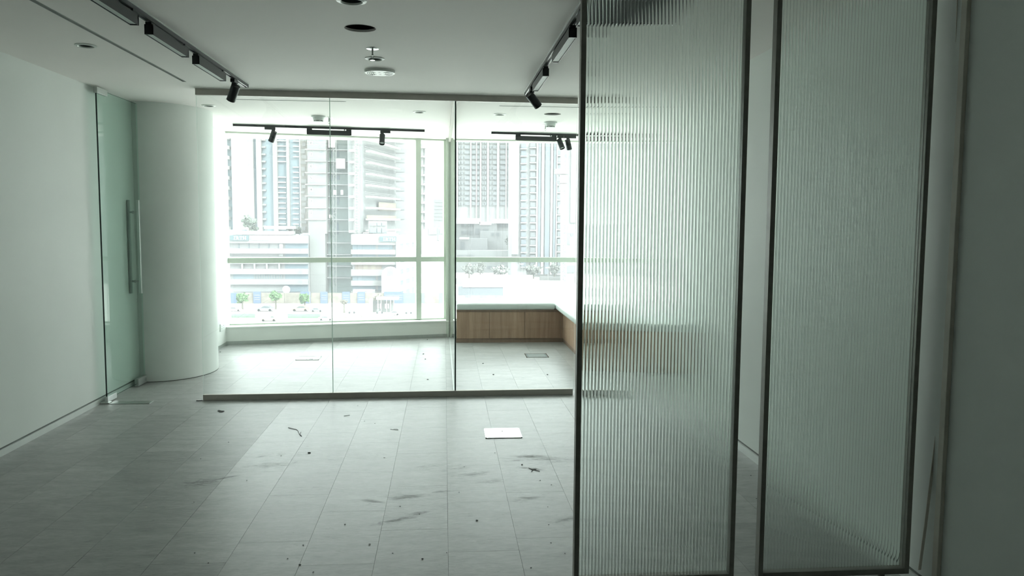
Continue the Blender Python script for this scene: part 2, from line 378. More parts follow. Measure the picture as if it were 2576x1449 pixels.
# ceiling: one slab face cut by slots and round holes
SLOTS = [(-2.035, -2.005, 1.2, 6.511), (-1.942, -0.884, 7.385, 7.410), (0.509, 1.55, 7.462, 7.487)]
ROUND = [(-0.451, 4.035, 0.052), (-0.468, 4.601, 0.088), (-0.458, 5.43, 0.045), (-2.213, 5.241, 0.045),
         (-2.209, 7.814, 0.045), (-0.243, 7.981, 0.045), (0.552, 8.046, 0.045), (1.075, 7.974, 0.085)]
holes = list(SLOTS) + [(x-r*1.3, x+r*1.3, y-r*1.3, y+r*1.3) for x, y, r in ROUND]
xs = sorted({-3.3, 2.4, *[h[0] for h in holes], *[h[1] for h in holes]})
ys = sorted({-2.3, 10.9, *[h[2] for h in holes], *[h[3] for h in holes]})
mb = MB()
for i in range(len(xs)-1):
    for j in range(len(ys)-1):
        cx, cyy = (xs[i]+xs[i+1])/2, (ys[j]+ys[j+1])/2
        if any(h[0] < cx < h[1] and h[2] < cyy < h[3] for h in holes): continue
        mb.add([(xs[i], ys[j], HC), (xs[i+1], ys[j], HC), (xs[i+1], ys[j+1], HC), (xs[i], ys[j+1], HC)], [(0, 3, 2, 1)])
for x, y, r in ROUND:
    n = 32; s = r*1.3; V = []; Fc = []
    for k in range(n):
        t = 2*math.pi*(k+0.5)/n; c_, s_ = math.cos(t), math.sin(t); q = s/max(abs(c_), abs(s_))
        V += [(x+r*c_, y+r*s_, HC), (x+q*c_, y+q*s_, HC)]
    for k in range(n):
        k2 = (k+1) % n; Fc.append((2*k, 2*k2, 2*k2+1, 2*k+1))
    for sx, sy in ((1, 1), (-1, 1), (-1, -1), (1, -1)):   # the four corners of the square
        ks = [k for k in range(n) if math.cos(2*math.pi*(k+.5)/n)*sx > 0 and math.sin(2*math.pi*(k+.5)/n)*sy > 0]
        ks.sort(key=lambda k: abs(abs(math.cos(2*math.pi*(k+.5)/n))-abs(math.sin(2*math.pi*(k+.5)/n))))
        b = len(V); V.append((x+s*sx, y+s*sy, HC)); Fc.append((2*ks[0]+1, 2*ks[1]+1, b))
    mb.add(V, Fc)
ceil = mb.build('ceiling', CEIL); tag(ceil, 'flat off-white plastered ceiling over the office', 'ceiling', kind='structure')
MB().box(-3.3, 2.4, -2.3, 10.9, 2.80, 2.95).build('slab', DARKVOID, ceil)

def wall(name, label, mb, mt):
    return tag(mb.build(name, mt), label, 'wall', kind='structure')
wall('wall_left', 'plain white left-hand wall running to the round column', MB().box(XL-.2, XL, -2.2, 8.1, -0.1, 2.8), WALL)
wall('wall_right', 'white right-hand wall behind the fluted glass panels', MB().box(XR, XR+.2, 3.0, 6.95, -0.1, 2.8), RWALL)
wall('wall_right', 'right-hand wall of the window office beside the bench', MB().box(XR, XR+.2, 6.95, 10.9, -0.1, 2.8), OFFWALL2)
wall('wall_right', 'shaded wall surface at the right edge, nearest the camera', MB().box(XR+.012, XR+.2, -2.2, 3.0, -0.1, 2.8), DARKWALL)
wall('wall_back', 'wall closing the room behind the camera', MB().box(-3.05, 2.3, -2.3, -2.1, -0.1, 2.8), BACKWALL)
wall('wall_office_left', 'short white wall between the column and the left window', MB().box(-2.9, -2.655, 8.3, 10.13, -0.1, 2.8), OFFWALL)
mb = MB(); n = 48; V = []; Fc = []
for z in (-0.02, HC+.05):
    for k in range(n):
        t = 2*math.pi*k/n; V.append((-2.765+0.458*math.cos(t), 8.20+0.565*math.sin(t), z))
for k in range(n): Fc.append((k, (k+1) % n, n+(k+1) % n, n+k))
col = mb.add(V, Fc).build('column', WALL_COL, smooth=True); 
V = []; Fc = []
for z in (0.0, 0.007):
    for k in range(n):
        t = 2*math.pi*k/n; V.append((-2.765+0.4595*math.cos(t), 8.20+0.5665*math.sin(t), z))
for k in range(n): Fc.append((k, (k+1) % n, n+(k+1) % n, n+k))
MB().add(V, Fc).build('floor_joint', SLOTGREY, col)
tag(col, 'broad white rounded column between glass door and glass partition', 'column', kind='structure')

# low wall under the windows, sill, window frames
wf = empty('wall_front', (WL0.x, WL0.y, 0), ANG, 'low white wall under the left office window', 'wall', kind='structure')
MB().box(-0.1, WLEN+.02, 0.0, 0.32, -0.1, 0.205).build('low_wall', LOWWALL, wf, local=True)
MB().box(-0.1, WLEN+.0, -0.012, 0.30, 0.205, 0.222, 0.003).build('sill', LOWWALL, wf, local=True)
MB().box(0, WLEN, -0.008, 0.0, 0.0, 0.045).build('baseboard', ALU, wf, local=True)
wf2 = empty('wall_front', (0.14, 10.45, 0), 0, 'low wall under the right office window, hidden behind the bench', 'wall', kind='structure')
MB().box(0, 2.0, 0.0, 0.2, -0.1, 0.205).build('low_wall', LOWWALL, wf2, local=True)
MB().box(0, 2.0, -0.0, 0.10, 0.205, 0.222, 0.003).build('sill', LOWWALL, wf2, local=True)
MB().box(-3.3, 2.4, 10.3, 10.9, 2.601, 2.8).build('lintel', LOWWALL, wf2)
MB().seg((-3.3, 9.76), (0.3, 10.517), 2.601, 2.8, 0.3).build('lintel', LOWWALL, wf)
MB().box(0.022, 0.145, 10.455, 10.62, -0.02, 2.6, 0.004).build('pillar', WINFRAME, wf2)
MB().box(0.062, 0.066, 10.449, 10.456, 0.0, 2.6).build('pillar_joint', SLOTGREY, wf2)

w1 = empty('window_1', (WL0.x, WL0.y, 0), ANG, 'wide left office window with white mullion and transom over the city street', 'window', kind='structure')
def frame_bars(root, x0, x1, mulls, y0):
    MB().box(x0, x0+.018, y0, y0+.07, .222, HC).build('jamb', WINFRAME, root, local=True)
    MB().box(x1-.05, x1, y0, y0+.07, .222, HC).build('jamb', WINFRAME, root, local=True)
    MB().box(x0, x1, y0, y0+.07, HC-.02, HC+.03).build('head', WINFRAME, root, local=True)
    MB().box(x0, x1, y0, y0+.07, .222, .238).build('bottom_rail', WINFRAME, root, local=True)
    MB().box(x0+.018, x1-.05, y0-.012, y0+.06, .994, 1.058, .003).build('transom', WINFRAME, root, local=True)
    for a, b in mulls:
        MB().box(a, b, y0-.02, y0+.062, .230, HC, .003).build('mullion', WINFRAME, root, local=True)
    edges = [x0+.018] + [q for ab in mulls for q in ab] + [x1-.05]
    for i in range(0, len(edges), 2):
        for z0, z1 in ((.238, .994), (1.058, HC-.02)):
            MB().box(edges[i], edges[i+1], y0+.03, y0+.04, z0, z1).build('glass_pane', GWIN, root, local=True)
frame_bars(w1, 0.0, 2.79, [(2.366, 2.434)], 0.16)
w2 = empty('window_2', (0.145, 10.47, 0), 0, 'right office window above the cushioned corner bench', 'window', kind='structure')
frame_bars(w2, -0.02, 1.9, [], 0.04)
mid = (WL0+WL1)/2
dn = Vector((-math.sin(ANG), math.cos(ANG)))
portal((mid.x+dn.x*.26, mid.y+dn.y*.26, 1.42), ANG, WLEN, 2.4)
portal((1.07, 10.60, 1.42), 0, 1.9, 2.4)

# skirting
tag(MB().box(XL, XL+.012, -2.1, 6.76, 0.0, 0.042).build('baseboard_left', BASE), 'slim aluminium skirting along the left wall', 'skirting', kind='structure')
tag(MB().box(XL, XL+.006, 6.76, 7.6, 0.0, 0.042).build('baseboard_left', BASE), 'skirting behind the open glass door', 'skirting', kind='structure')
tag(MB().box(XR-.014, XR, 3.0, 8.0, 0.0, 0.05).build('baseboard_right', BASE), 'slim skirting along the right wall behind the fluted panels', 'skirting', kind='structure')
tag(MB().box(XR+.004, XR+.012, -2.1, 2.975, 0.0, 0.07).build('baseboard_right', DARKWALL), 'skirting under the shaded wall at the right edge', 'skirting', kind='structure')
tag(MB().box(-2.655, -2.647, 8.55, 9.9, 0.0, 0.042).build('baseboard_office', ALU), 'skirting on the short wall beside the left window', 'skirting', kind='structure')

tag(MB().box(XL, XL+.002, -2.1, 7.6, 0.042, 0.052).build('baseboard_left', SLOTGREY), 'dark strip painted as the shadow line above the left skirting', 'skirting', kind='structure')  # raised dark strip, its colour stands in for the shadow above the skirting
tag(MB().box(XR-.002, XR, 3.0, 8.0, 0.05, 0.06).build('baseboard_right', SLOTGREY), 'dark strip painted as the shadow line above the right skirting', 'skirting', kind='structure')  # same painted shadow strip along the right wall
# edge trim at the wall corner and the strip that has come loose from it
t1 = tag(MB().box(XR-.006, XR+.012, 2.965, 2.999, 0.09, HC, 0.002).build('trim_1', PVC), 'brown-grey corner trim between the white wall and the shaded wall at the right edge', 'trim', kind='structure')
pts = [at(2414, -60, 3.03), at(2404, 250, 3.03), at(2391, 500, 3.03), at(2380, 740, 3.03), at(2366, 1000, 3.03), at(2359, 1077, 3.03), at(2346, 1186, 3.03), at(2329, 1325, 3.03), at(2314, 1434, 3.03)]
mb = MB(); V = []; Fc = []
for p in pts: V += [p+Vector((-.0065, 0, 0)), p+Vector((.0065, 0.002, 0)), p+Vector((.0065, .005, 0)), p+Vector((-.0065, .003, 0))]
for i in range(len(pts)-1):
    for k in range(4): Fc.append((4*i+k, 4*i+(k+1) % 4, 4*i+4+(k+1) % 4, 4*i+4+k))
Fc += [(0, 1, 2, 3), tuple(4*(len(pts)-1)+k for k in range(4))]
tag(mb.add(V, Fc).build('edging_strip', PVC, origin=pts[-1]), 'loose strip of edge banding peeling away from the wall corner', 'edge strip')

# ------------------------------------------------------------------ glass partitions and door
PA, PB = Vector((-2.036, 6.845)), Vector((1.15, 6.925))
pang = math.atan2(PB.y-PA.y, PB.x-PA.x); plen = (PB-PA).length
gp = empty('glass_partition', (PA.x, PA.y, 0), pang, 'frameless glass partition facing the camera with bronze top and bottom rails', 'glass partition')
MB().box(0, plen, -.022, .022, 2.548, HC, .002).build('top_rail', RAIL, gp, local=True)
MB().box(0.0, plen-.01, -.022, .022, 0, .05, .002).build('bottom_rail', RAIL, gp, local=True)
def pane(root, x0, x1, z0, z1, t, mats, name='glass_pane'):
    m_ = MB(); m_.box(x0, x1, -t/2, t/2, z0, z1); m_.mi = [1, 1, 0, 1, 0, 1]
    return m_.build(name, mats, root, local=True)
pane(gp, 0.002, 1.077, .03, 2.56, .012, [GPART, GEDGE2])
pane(gp, 1.083, 2.127, .03, 2.56, .012, [GPART, GEDGE2])
pane(gp, 2.139, plen, .03, 2.56, .012, [GPART, GEDGE2])
MB().box(1.077, 1.083, -.005, .005, .05, 2.55).build('silicone_joint', SEAM, gp, local=True)
MB().box(2.127, 2.139, -.006, .006, .05, 2.55).build('corner_joint', GEDGE, gp, local=True)
gp2 = empty('glass_partition', (0.094, 6.90, 0), math.radians(90.3), 'glass dividing wall seen edge-on between the two window offices', 'glass partition')
MB().box(0.02, 3.53, -.02, .02, 2.55, HC).build('top_rail', RAIL, gp2, local=True)
MB().box(0.02, 3.53, -.012, .012, 0, .02).build('bottom_rail', ALU, gp2, local=True)
pane(gp2, 0.01, 3.53, .02, 2.55, .01, [GPART, GEDGE2])

DX = -2.797
door = empty('door_1', (DX, 6.775, 0), 0, 'frameless glass door swung open flat against the left wall', 'door', kind='structure')
m_ = MB(); m_.box(DX-.006, DX+.006, 6.775, 7.62, .03, 2.575); m_.mi = [1, 1, 1, 0, 2, 0]
m_.build('glass_leaf', [GDOOR, GEDGE, GEDGE2], door)
MB().box(DX-.014, DX+.014, 6.765, 6.965, 2.54, 2.59, .002).build('top_pivot_fitting', ALU, door)
MB().box(DX-.013, DX+.013, 6.765, 6.95, .008, .055, .002).build('bottom_pivot_fitting', STEEL, door)
lk = MB().box(DX-.018, DX+.018, 7.42, 7.622, .008, .075, .002).build('lock_fitting', ALU, door)
MB().lathe([(0, 0), (.014, 0), (.014, .012), (0.001, .012)], (DX+.018, 7.58, .045), (1, 0, 0), 16).build('lock_cylinder', CHROME, lk)
h = MB().box(DX+.034, DX+.056, 7.455, 7.485, .855, 1.70, .003).build('pull_bar', STEEL, door)
MB().box(DX-.05, DX-.03, 7.455, 7.485, .855, 1.70, .003).build('pull_bar', ALU, door)
for z in (1.59, .965):
    MB().lathe([(0, 0), (.008, 0), (.008, .034), (.013, .034), (.013, .046), (.008, .046), (.008, .08), (0, .08)], (DX-.04, 7.47, z), (1, 0, 0), 12).build('standoff', ALU, h, smooth=True)
fs = empty('floor_spring_cover', (-2.62, 6.77, 0), 0, 'flat steel floor spring cover plate beside the glass door pivot', 'floor plate')
MB().box(-2.76, -2.44, 6.73, 6.83, 0.0005, .004, .001).build('plate', mat('cover_steel', (0.34, 0.37, 0.35), 0.35, 0.7, var=.05, scale=20), fs)
MB().box(-2.848, -2.765, 6.735, 6.80, 0.0005, .012, .002).build('pivot_plate', ALU, fs)

# ------------------------------------------------------------------ fluted glass panels in black frames
TILT, VALLEY = 17.5, 73
def fluted_mesh(x0, x1, y, z0, z1, nr=46):
    """a pane with nr vertical ribs: gently rounded crowns that meet in narrow steep valleys"""
    wr = (x1-x0)/nr; V = []; Fc = []
    us = [-1, -.94, -.8, -.6, -.4, -.2, 0, .2, .4, .6, .8, .94, 1]
    def tl(u): a = abs(u); return math.radians(TILT*a/.94 if a < .94 else VALLEY)
    hs = [0.0]
    for q in range(1, len(us)):
        mu = (us[q]+us[q-1])/2; hs.append(hs[-1] - math.copysign(math.tan(tl(mu)), mu)*(us[q]-us[q-1])*wr/2)
    prof = []
    for i in range(nr):
        cx = x0 + wr*(i+.5)
        for q in range(len(us) - (0 if i == nr-1 else 1)): prof.append((cx+us[q]*wr/2, y - hs[q] - .001))
    N = len(prof)
    for px_, py_ in prof: V += [(px_, py_, z0), (px_, py_, z1)]
    for i in range(N-1): Fc.append((2*i, 2*i+2, 2*i+3, 2*i+1))
    yb = y + .004
    b = len(V)
    V += [(x0, yb, z0), (x0, yb, z1), (x1, yb, z1), (x1, yb, z0)]
    Fc.append((b, b+1, b+2, b+3))
    Fc.append((0, 1, b+1, b)); Fc.append((2*N-2, b+3, b+2, 2*N-1))
    Fc.append([2*i for i in range(N)] + [b+3, b]); Fc.append([2*i+1 for i in range(N)][::-1] + [b+1, b+2])
    me = bpy.data.meshes.new('fluted_pane'); me.from_pydata(V, [], Fc); me.materials.append(FLUTE)
    bm = bmesh.new(); bm.from_mesh(me); bmesh.ops.recalc_face_normals(bm, faces=bm.faces)
    for f in bm.faces: f.smooth = len(f.verts) == 4 and abs(f.normal.z) < .5 and f.normal.y < -.3
    for e in bm.edges:
        if len(e.link_faces) == 2 and e.calc_face_angle(0) > math.radians(40): e.smooth = False
    bm.to_mesh(me); bm.free(); return me
def fluted_panel(x0, x1, label, pin_x):
    r = empty('fluted_glass_panel', ((x0+x1)/2, 3.12, 0), 0, label, 'glass panel', 'fluted glass panels standing across the room')
    y0, y1, z0, z1 = 3.10, 3.14, .055, 2.585
    for a, b in ((x0, x0+.02), (x1-.02, x1)):
        MB().box(a, b, y0, y1, z0, z1, .0012).build('stile', FRAME, r)
    MB().box(x0+.02, x1-.02, y0, y1, z0, z0+.024, .0012).build('rail', FRAME, r)
    MB().box(x0+.02, x1-.02, y0, y1, z1-.024, z1, .0012).build('rail', FRAME, r)
    me = fluted_mesh(x0+.02, x1-.02, 3.122, z0+.022, z1-.022)
    me.transform(Matrix.Translation(-r.location)); part('fluted_pane', me, r)
    MB().lathe([(0, 0), (.022, 0), (.022, .008), (.014, .008), (.014, .056), (0, .056)], (pin_x, 3.12, 0), (0, 0, 1), 20).build('pivot_pin', FRAME, r, smooth=True)
    MB().lathe([(0, 2.583), (.014, 2.583), (.014, HC), (0, HC)], (pin_x, 3.12, 0), (0, 0, 1), 20).build('pivot_pin', FRAME, r, smooth=True)
    return r
fluted_panel(0.527, 1.198, 'left fluted glass panel in a thin black metal frame, nearest the glass partition', 1.07)
fluted_panel(1.303, 1.961, 'right fluted glass panel in a thin black frame, beside the right-hand wall', 1.85)

# ------------------------------------------------------------------ tracks and lamps
def track(p0, p1, label):
    p0, p1 = Vector(p0), Vector(p1); L = (p1-p0).length; a = math.atan2(p1.y-p0.y, p1.x-p0.x)
    r = empty('lighting_track', (p0.x, p0.y, HC-.001), a, label, 'track', 'black ceiling lighting tracks')
    MB().box(0, L, -.017, -.007, -.026, 0).box(0, L, .007, .017, -.026, 0).box(0, L, -.008, .008, -.008, 0).build('channel', BLACK2, r, local=True)
    for q in (-.004, L): MB().box(q, q+.004, -.018, .018, -.028, 0).build('end_cap', BLACK, r, local=True)
    MB().box(0, L, -.025, -.017, -.0035, 0).box(0, L, .017, .025, -.0035, 0).build('flange', WHITEMETAL, r, local=True)
    MB().box(0.02, L-.02, -.006, -.004, -.02, -.010).box(.02, L-.02, .004, .006, -.02, -.010).build('conductor', CHROME, r, local=True)
    return r, p0, a
GL = 'linear track lights'
def linear_light(tr, d0, d1, label):
    r0, p0, a = tr; c = (d0+d1)/2; L = d1-d0
    r = empty('linear_track_light', (p0.x+math.cos(a)*c, p0.y+math.sin(a)*c, HC-.095), a, label, 'track light', GL)
    MB().box(-L/2, L/2, -.021, -.018, 0, .052).box(-L/2, L/2, .018, .021, 0, .052).box(-L/2, L/2, -.02, .02, .048, .052).box(-L/2, -L/2+.012, -.021, .021, 0, .052).box(L/2-.012, L/2, -.021, .021, 0, .052).build('housing', BLACK2, r, local=True)
    MB().box(-L/2+.014, L/2-.014, -.017, .017, .004, .008).build('diffuser', DIFFUSER, r, local=True)
    for s in (-1, 1):
        x = s*(L/2-.03)
        MB().box(x-.03, x+.03, -.016, .016, .052, .0655, .002).build('adapter', BLACK, r, local=True)
    MB().box(L/2-.085, L/2-.07, -.026, -.016, .054, .064).build('lever', BLACK, r, local=True)
    return r
GS = 'black track spotlights'
def spotlight(tr, d, aim, label, a0=-.055, a1=.055):
    r0, p0, a = tr
    r = empty('track_spotlight', (p0.x+math.cos(a)*d, p0.y+math.sin(a)*d, HC-.0295), 0, label, 'spotlight', GS)
    q = Matrix.Rotation(a, 3, 'Z')
    m1 = MB().box(a0, a1, -.016, .016, -.026, .0, .002); m1.v = [q @ v for v in m1.v]; m1.build('adapter', BLACK, r, local=True)
    aim = Vector(aim).normalized(); s = Vector((0, 0, -.075)); tail = s - aim*.035 + Vector((0, 0, -.0))
    MB().lathe([(0, 0), (.007, 0), (.007, .055), (0, .055)], (0, 0, -.026), (0, 0, -1), 12).lathe([(0, 0), (.02, 0), (.02, .014), (0, .014)], (0, 0, -.026), (0, 0, -1), 16).build('stem', BLACK, r, local=True, smooth=True)
    hd = MB().lathe([(0, 0), (.031, 0), (.033, .002), (.033, .125), (.029, .125), (.027, .108), (.0, .108)], tail, aim, 28).build('head', BLACK2, r, local=True, smooth=True)
    MB().lathe([(0, .110), (.024, .110), (.024, .112), (0, .112)], tail, aim, 20).build('lens', LENS, hd, local=True)
    return r
tL = track((-1.56, 1.2), (-1.56, 6.55), 'long black track on the left of the main ceiling')
tR = track((0.68, 1.2), (0.68, 6.66), 'long black track on the right of the main ceiling, partly behind fluted glass')
tO = track((-2.351, 9.247), (-.235, 9.518), 'black track across the left window office ceiling')
tP = track((0.565, 9.608), (1.62, 9.714), 'black track across the right window office ceiling')
linear_light(tL, 3.65-1.2, 4.265-1.2, 'black linear light on the left track, cut off by the picture top')
linear_light(tL, 4.455-1.2, 5.06-1.2, 'black linear light in the middle of the left track')
linear_light(tL, 5.258-1.2, 5.885-1.2, 'black linear light on the left track, next to the spotlight')
linear_light(tR, 3.42-1.2, 4.04-1.2, 'black linear light on the right track seen only through fluted glass')
linear_light(tR, 4.27-1.2, 4.95-1.2, 'larger-looking black linear light on the right track beside the fluted panel frame')
linear_light(tR, 5.40-1.2, 6.03-1.2, 'black linear light on the right track, next to the spotlight')
linear_light(tO, .795, 1.295, 'black linear light on the left window office track')
linear_light(tP, .291, .795, 'black linear light on the right window office track')
spotlight(tL, 6.19-1.2, (-.42, .42, -.8), 'black spotlight at the far end of the left main track')
spotlight(tR, 6.27-1.2, (.62, .38, -.68), 'black spotlight at the far end of the right main track')
spotlight(tO, .43, (-.38, .25, -.89), 'tilted black spotlight near the left end of the left office track', -.095, .022)
spotlight(tO, 1.645, (.0, -.5, -.87), 'black spotlight right of the linear light on the left office track, lens facing us', -.022, .095)
spotlight(tP, .84, (.28, -.42, -.86), 'black spotlight of the right office pair, lens facing us, beside the linear light', -.035, .045)
spotlight(tP, .94, (.26, .22, -.94), 'black spotlight of the right office pair, nearest the fluted panel', -.05, .10)

# ------------------------------------------------------------------ ceiling fittings
def downlight(x, y, r, label):
    e = empty('recessed_downlight', (x, y, HC), 0, label, 'downlight', 'round recessed ceiling downlights')
    MB().lathe([(r*.98, .002), (r*1.42, 0), (r*1.42, -.004), (r*1.05, -.009), (r*.96, -.004), (r*.96, .004)], (0, 0, 0), n=40).build('trim_ring', WHITEMETAL, e, local=True, smooth=True)
    MB().lathe([(r*.965, -.003), (r*.93, .02), (r*.80, .045)], (0, 0, 0), n=40).build('baffle', BLACK2, e, local=True, smooth=True)
    MB().lathe([(0, .044), (r*.82, .044), (r*.82, .05), (0, .05)], (0, 0, 0), n=32).build('lens', LENS, e, local=True)
    return e
downlight(-.451, 4.035, .052, 'large white-ringed downlight cut by the top edge of the picture')
downlight(-.458, 5.43, .045, 'white-ringed downlight just behind the sprinkler in the main ceiling')
downlight(-2.213, 5.241, .045, 'small downlight over the left wall beyond the ceiling slot')
downlight(-2.209, 7.814, .045, 'downlight in the left office ceiling above the rounded column')
downlight(-.243, 7.981, .045, 'downlight at the right of the left office ceiling')
downlight(.552, 8.046, .045, 'downlight in the right office ceiling')
def cutout(x, y, r, label):
    e = empty('ceiling_cutout', (x, y, HC), 0, label, 'ceiling hole', 'empty round cut-outs in the ceiling')
    prof = [(r*1.0, 0), (r*1.0, .012), (r*1.25, .013), (r*1.25, .14), (0, .14)]
    MB().lathe(prof, (0, 0, 0), n=36).build('void', DARKVOID, e, local=True)
    MB().lathe([(r*1.0, .0), (r*1.02, -.0015), (r*.985, -.001), (r*.985, .012)], (0, 0, 0), n=36).build('cut_edge', CEIL, e, local=True)
    MB().tube([(-r*.6, .1*r, .12), (-r*.2, -.2*r, .03), (r*.2, .1*r, .025), (r*.7, .3*r, .09)], .006).build('cable', BLACK2, e, local=True)
    return e
cutout(-.468, 4.601, .088, 'dark empty round hole cut in the main ceiling')
cutout(1.075, 7.974, .085, 'empty round hole in the right office ceiling')
def sprinkler(x, y, label, s=1.0):
    e = empty('sprinkler', (x, y, HC), 0, label, 'sprinkler', 'pendent fire sprinklers')
    MB().lathe([(0, 0), (.040*s, 0), (.038*s, -.004), (.018*s, -.009), (.0, -.009)], n=28).build('escutcheon', CHROME, e, local=True, smooth=True)
    MB().lathe([(0, -.008), (.006*s, -.008), (.005*s, -.03), (.007*s, -.045), (0, -.045)], n=14).build('stem', ALU, e, local=True, smooth=True)
    MB().bar((-.008*s, 0, -.045), (-.002*s, 0, -.07), .003).bar((.008*s, 0, -.045), (.002*s, 0, -.07), .003).build('yoke', ALU, e, local=True)
    MB().lathe([(0, -.07), (.014*s, -.07), (.015*s, -.073), (0, -.073)], n=20).build('deflector', CHROME, e, local=True, smooth=True)
sprinkler(-.446, 5.123, 'chrome sprinkler hanging from the main ceiling')
sprinkler(-1.20, 8.55, 'small sprinkler beside the smoke detector in the left office')
sprinkler(1.115, 8.85, 'small sprinkler beyond the smoke detector in the right office')
def detector(x, y, label):
    e = empty('smoke_detector', (x, y, HC), 0, label, 'smoke detector', 'white dome smoke detectors')
    MB().lathe([(0, 0), (.072, 0), (.072, -.012), (.066, -.018), (0, -.018)], n=36).build('base', PLASTIC, e, local=True, smooth=True)
    MB().lathe([(.058, -.018), (.050, -.046), (0, -.046)], n=36).build('body', PLASTIC, e, local=True, smooth=True)
    MB().lathe([(.040, -.046), (.040, -.054), (0, -.054)], n=30).build('vent', SLOTGREY, e, local=True)
    MB().lathe([(.050, -.054), (.047, -.060), (.02, -.066), (0, -.067)], n=36).build('cap', PLASTIC, e, local=True, smooth=True)
    for k in range(6):
        t = k*math.pi/3
        MB().box(.044*math.cos(t)-.004, .044*math.cos(t)+.004, .044*math.sin(t)-.004, .044*math.sin(t)+.004, -.055, -.045).build('post', PLASTIC, e, local=True)
detector(-1.293, 8.456, 'white smoke detector in the left office ceiling')
detector(1.139, 8.605, 'white smoke detector in the right office ceiling')
e = empty('ceiling_speaker', (-.46, 5.86, HC), 0, 'flat white ceiling disc with ring of small slots, nearest the glass partition', 'ceiling speaker')
MB().lathe([(0, 0), (.108, 0), (.108, -.016), (.104, -.02), (.0, -.02)], n=48).build('disc', WHITEMETAL, e, local=True, smooth=True)
mb = MB()
for rr, cnt in ((.088, 44), (.074, 36), (.060, 30), (.046, 22)):
    for k in range(cnt):
        t = 2*math.pi*k/cnt
        if abs(math.sin(t)) > .8: continue
        c_, s_ = math.cos(t), math.sin(t)
        mb.bar((rr*c_-.004*s_, rr*s_+.004*c_, -.0205), (rr*c_+.004*s_, rr*s_-.004*c_, -.0205), .003, .002)
mb.build('slots', SLOTC, e, local=True)['kind'] = 'stuff'
for s in (1, -1):
    MB().add([(-.012, s*.03, -.0206), (.012, s*.03, -.0206), (0, s*.048, -.0206)], [(0, 1, 2)]).build('arrow_mark', SLOTGREY, e, local=True)
def slot(x0, x1, y0, y1, label):
    e = empty('linear_slot_diffuser', ((x0+x1)/2, (y0+y1)/2, HC), 0, label, 'air slot', 'narrow ceiling air slots')
    lx, ly = (x1-x0)/2, (y1-y0)/2
    MB().box(-lx, lx, -ly, -ly+.003, -.001, .06).box(-lx, lx, ly-.003, ly, -.001, .06).box(-lx, -lx+.003, -ly, ly, -.001, .06).box(lx-.003, lx, -ly, ly, -.001, .06).box(-lx, lx, -ly, ly, .058, .062).build('channel', SLOTC, e, local=True)
    if ly > lx: MB().box(-.003, .003, -ly+.003, ly-.003, 0.004, .05).build('blade', SLOTC, e, local=True)
    else: MB().box(-lx+.003, lx-.003, -.003, .003, 0.004, .05).build('blade', SLOTC, e, local=True)
slot(*SLOTS[0], 'long grey air slot in the main ceiling above the left wall')
slot(*SLOTS[1], 'thin air slot in the left office ceiling behind the partition')
slot(*SLOTS[2], 'thin air slot in the right office ceiling behind the partition')

e = empty('ceiling_grille', (.915, 4.07, HC), 0, 'dark ceiling air grille seen only through the top of the left fluted panel', 'air grille')
MB().box(-.19, .19, -.26, -.24, -.012, .0).box(-.19, .19, .24, .26, -.012, .0).box(-.19, -.17, -.24, .24, -.012, .0).box(.17, .19, -.24, .24, -.012, .0).build('frame', BLACK2, e, local=True)
MB().box(-.17, .17, -.24, .24, -.003, -.001).build('back_plate', DARKVOID, e, local=True)
for k in range(8): MB().box(-.152+k*.043, -.147+k*.043, -.24, .24, -.011, -.003).build('blade', BLACK, e, local=True)

# ------------------------------------------------------------------ bench
b = empty('window_bench', (.8, 10.2, 0), 0, 'wood-fronted corner window bench in the right office', 'bench')
def bxw(name, mt, *a, bev=.0): return MB().box(*a, bev).build(name, mt, b)
bxw('carcass', WOOD2, .16, 1.99, 9.985, 10.44, .05, .418)
bxw('plinth', WOOD2, .15, 1.52, 9.972, 10.0, 0, .052)
xs_ = [.152, .570, 1.018, 1.478]
for i in range(3): bxw('front_panel', WOOD, xs_[i]+.0015, xs_[i+1]-.0015, 9.962, 9.985, .054, .392, bev=.001)
bxw('top_strip', WOOD2, .152, 1.52, 9.955, 9.985, .395, .42, bev=.001)
bxw('corner_post', WOOD, 1.479, 1.502, 9.955, 9.985, .054, .394)
bxw('carcass', WOOD2, 1.525, 1.99, 8.0, 9.985, .05, .418)
bxw('plinth', WOOD2, 1.515, 1.54, 8.0, 9.97, 0, .052)
ys_ = [8.0, 8.66, 9.31, 9.955]
for i in range(3): bxw('front_panel', WOOD, 1.502, 1.525, ys_[i]+.0015, ys_[i+1]-.0015, .054, .392, bev=.001)
bxw('top_strip', WOOD2, 1.495, 1.525, 8.0, 9.955, .395, .42, bev=.001)
bxw('end_panel', WOOD, 1.50, 1.99, 7.98, 8.0, 0, .42, bev=.001)
def cushion(name, x0, x1, y0, y1, z0, z1, label):
    bm = bmesh.new(); bmesh.ops.create_cube(bm, size=1)
    for v in bm.verts: v.co = ((x0+x1)/2+v.co.x*(x1-x0), (y0+y1)/2+v.co.y*(y1-y0), (z0+z1)/2+v.co.z*(z1-z0))
    bmesh.ops.bevel(bm, geom=list(bm.edges), offset=.026, segments=4, affect='EDGES', profile=.5)
    L = [f for f in bm.faces if f.normal.z > .9 and f.calc_area() > .1]
    bmesh.ops.subdivide_edges(bm, edges=list({e for f in L for e in f.edges}), cuts=7, use_grid_fill=True)
    for v in bm.verts:
        if v.co.z > z1-.004: v.co.z += .006*math.sin(v.co.x*7.3+1)*math.cos(v.co.y*6.1)
    o = MB().bm(bm).build(name, CUSHION, smooth=True, origin=((x0+x1)/2, (y0+y1)/2, z0))
    tag(o, label, 'cushion', 'pale bench seat cushions')
    return o
cushion('seat_cushion', .152, 1.40, 9.925, 10.43, .421, .502, 'long pale grey seat cushion under the right office window')
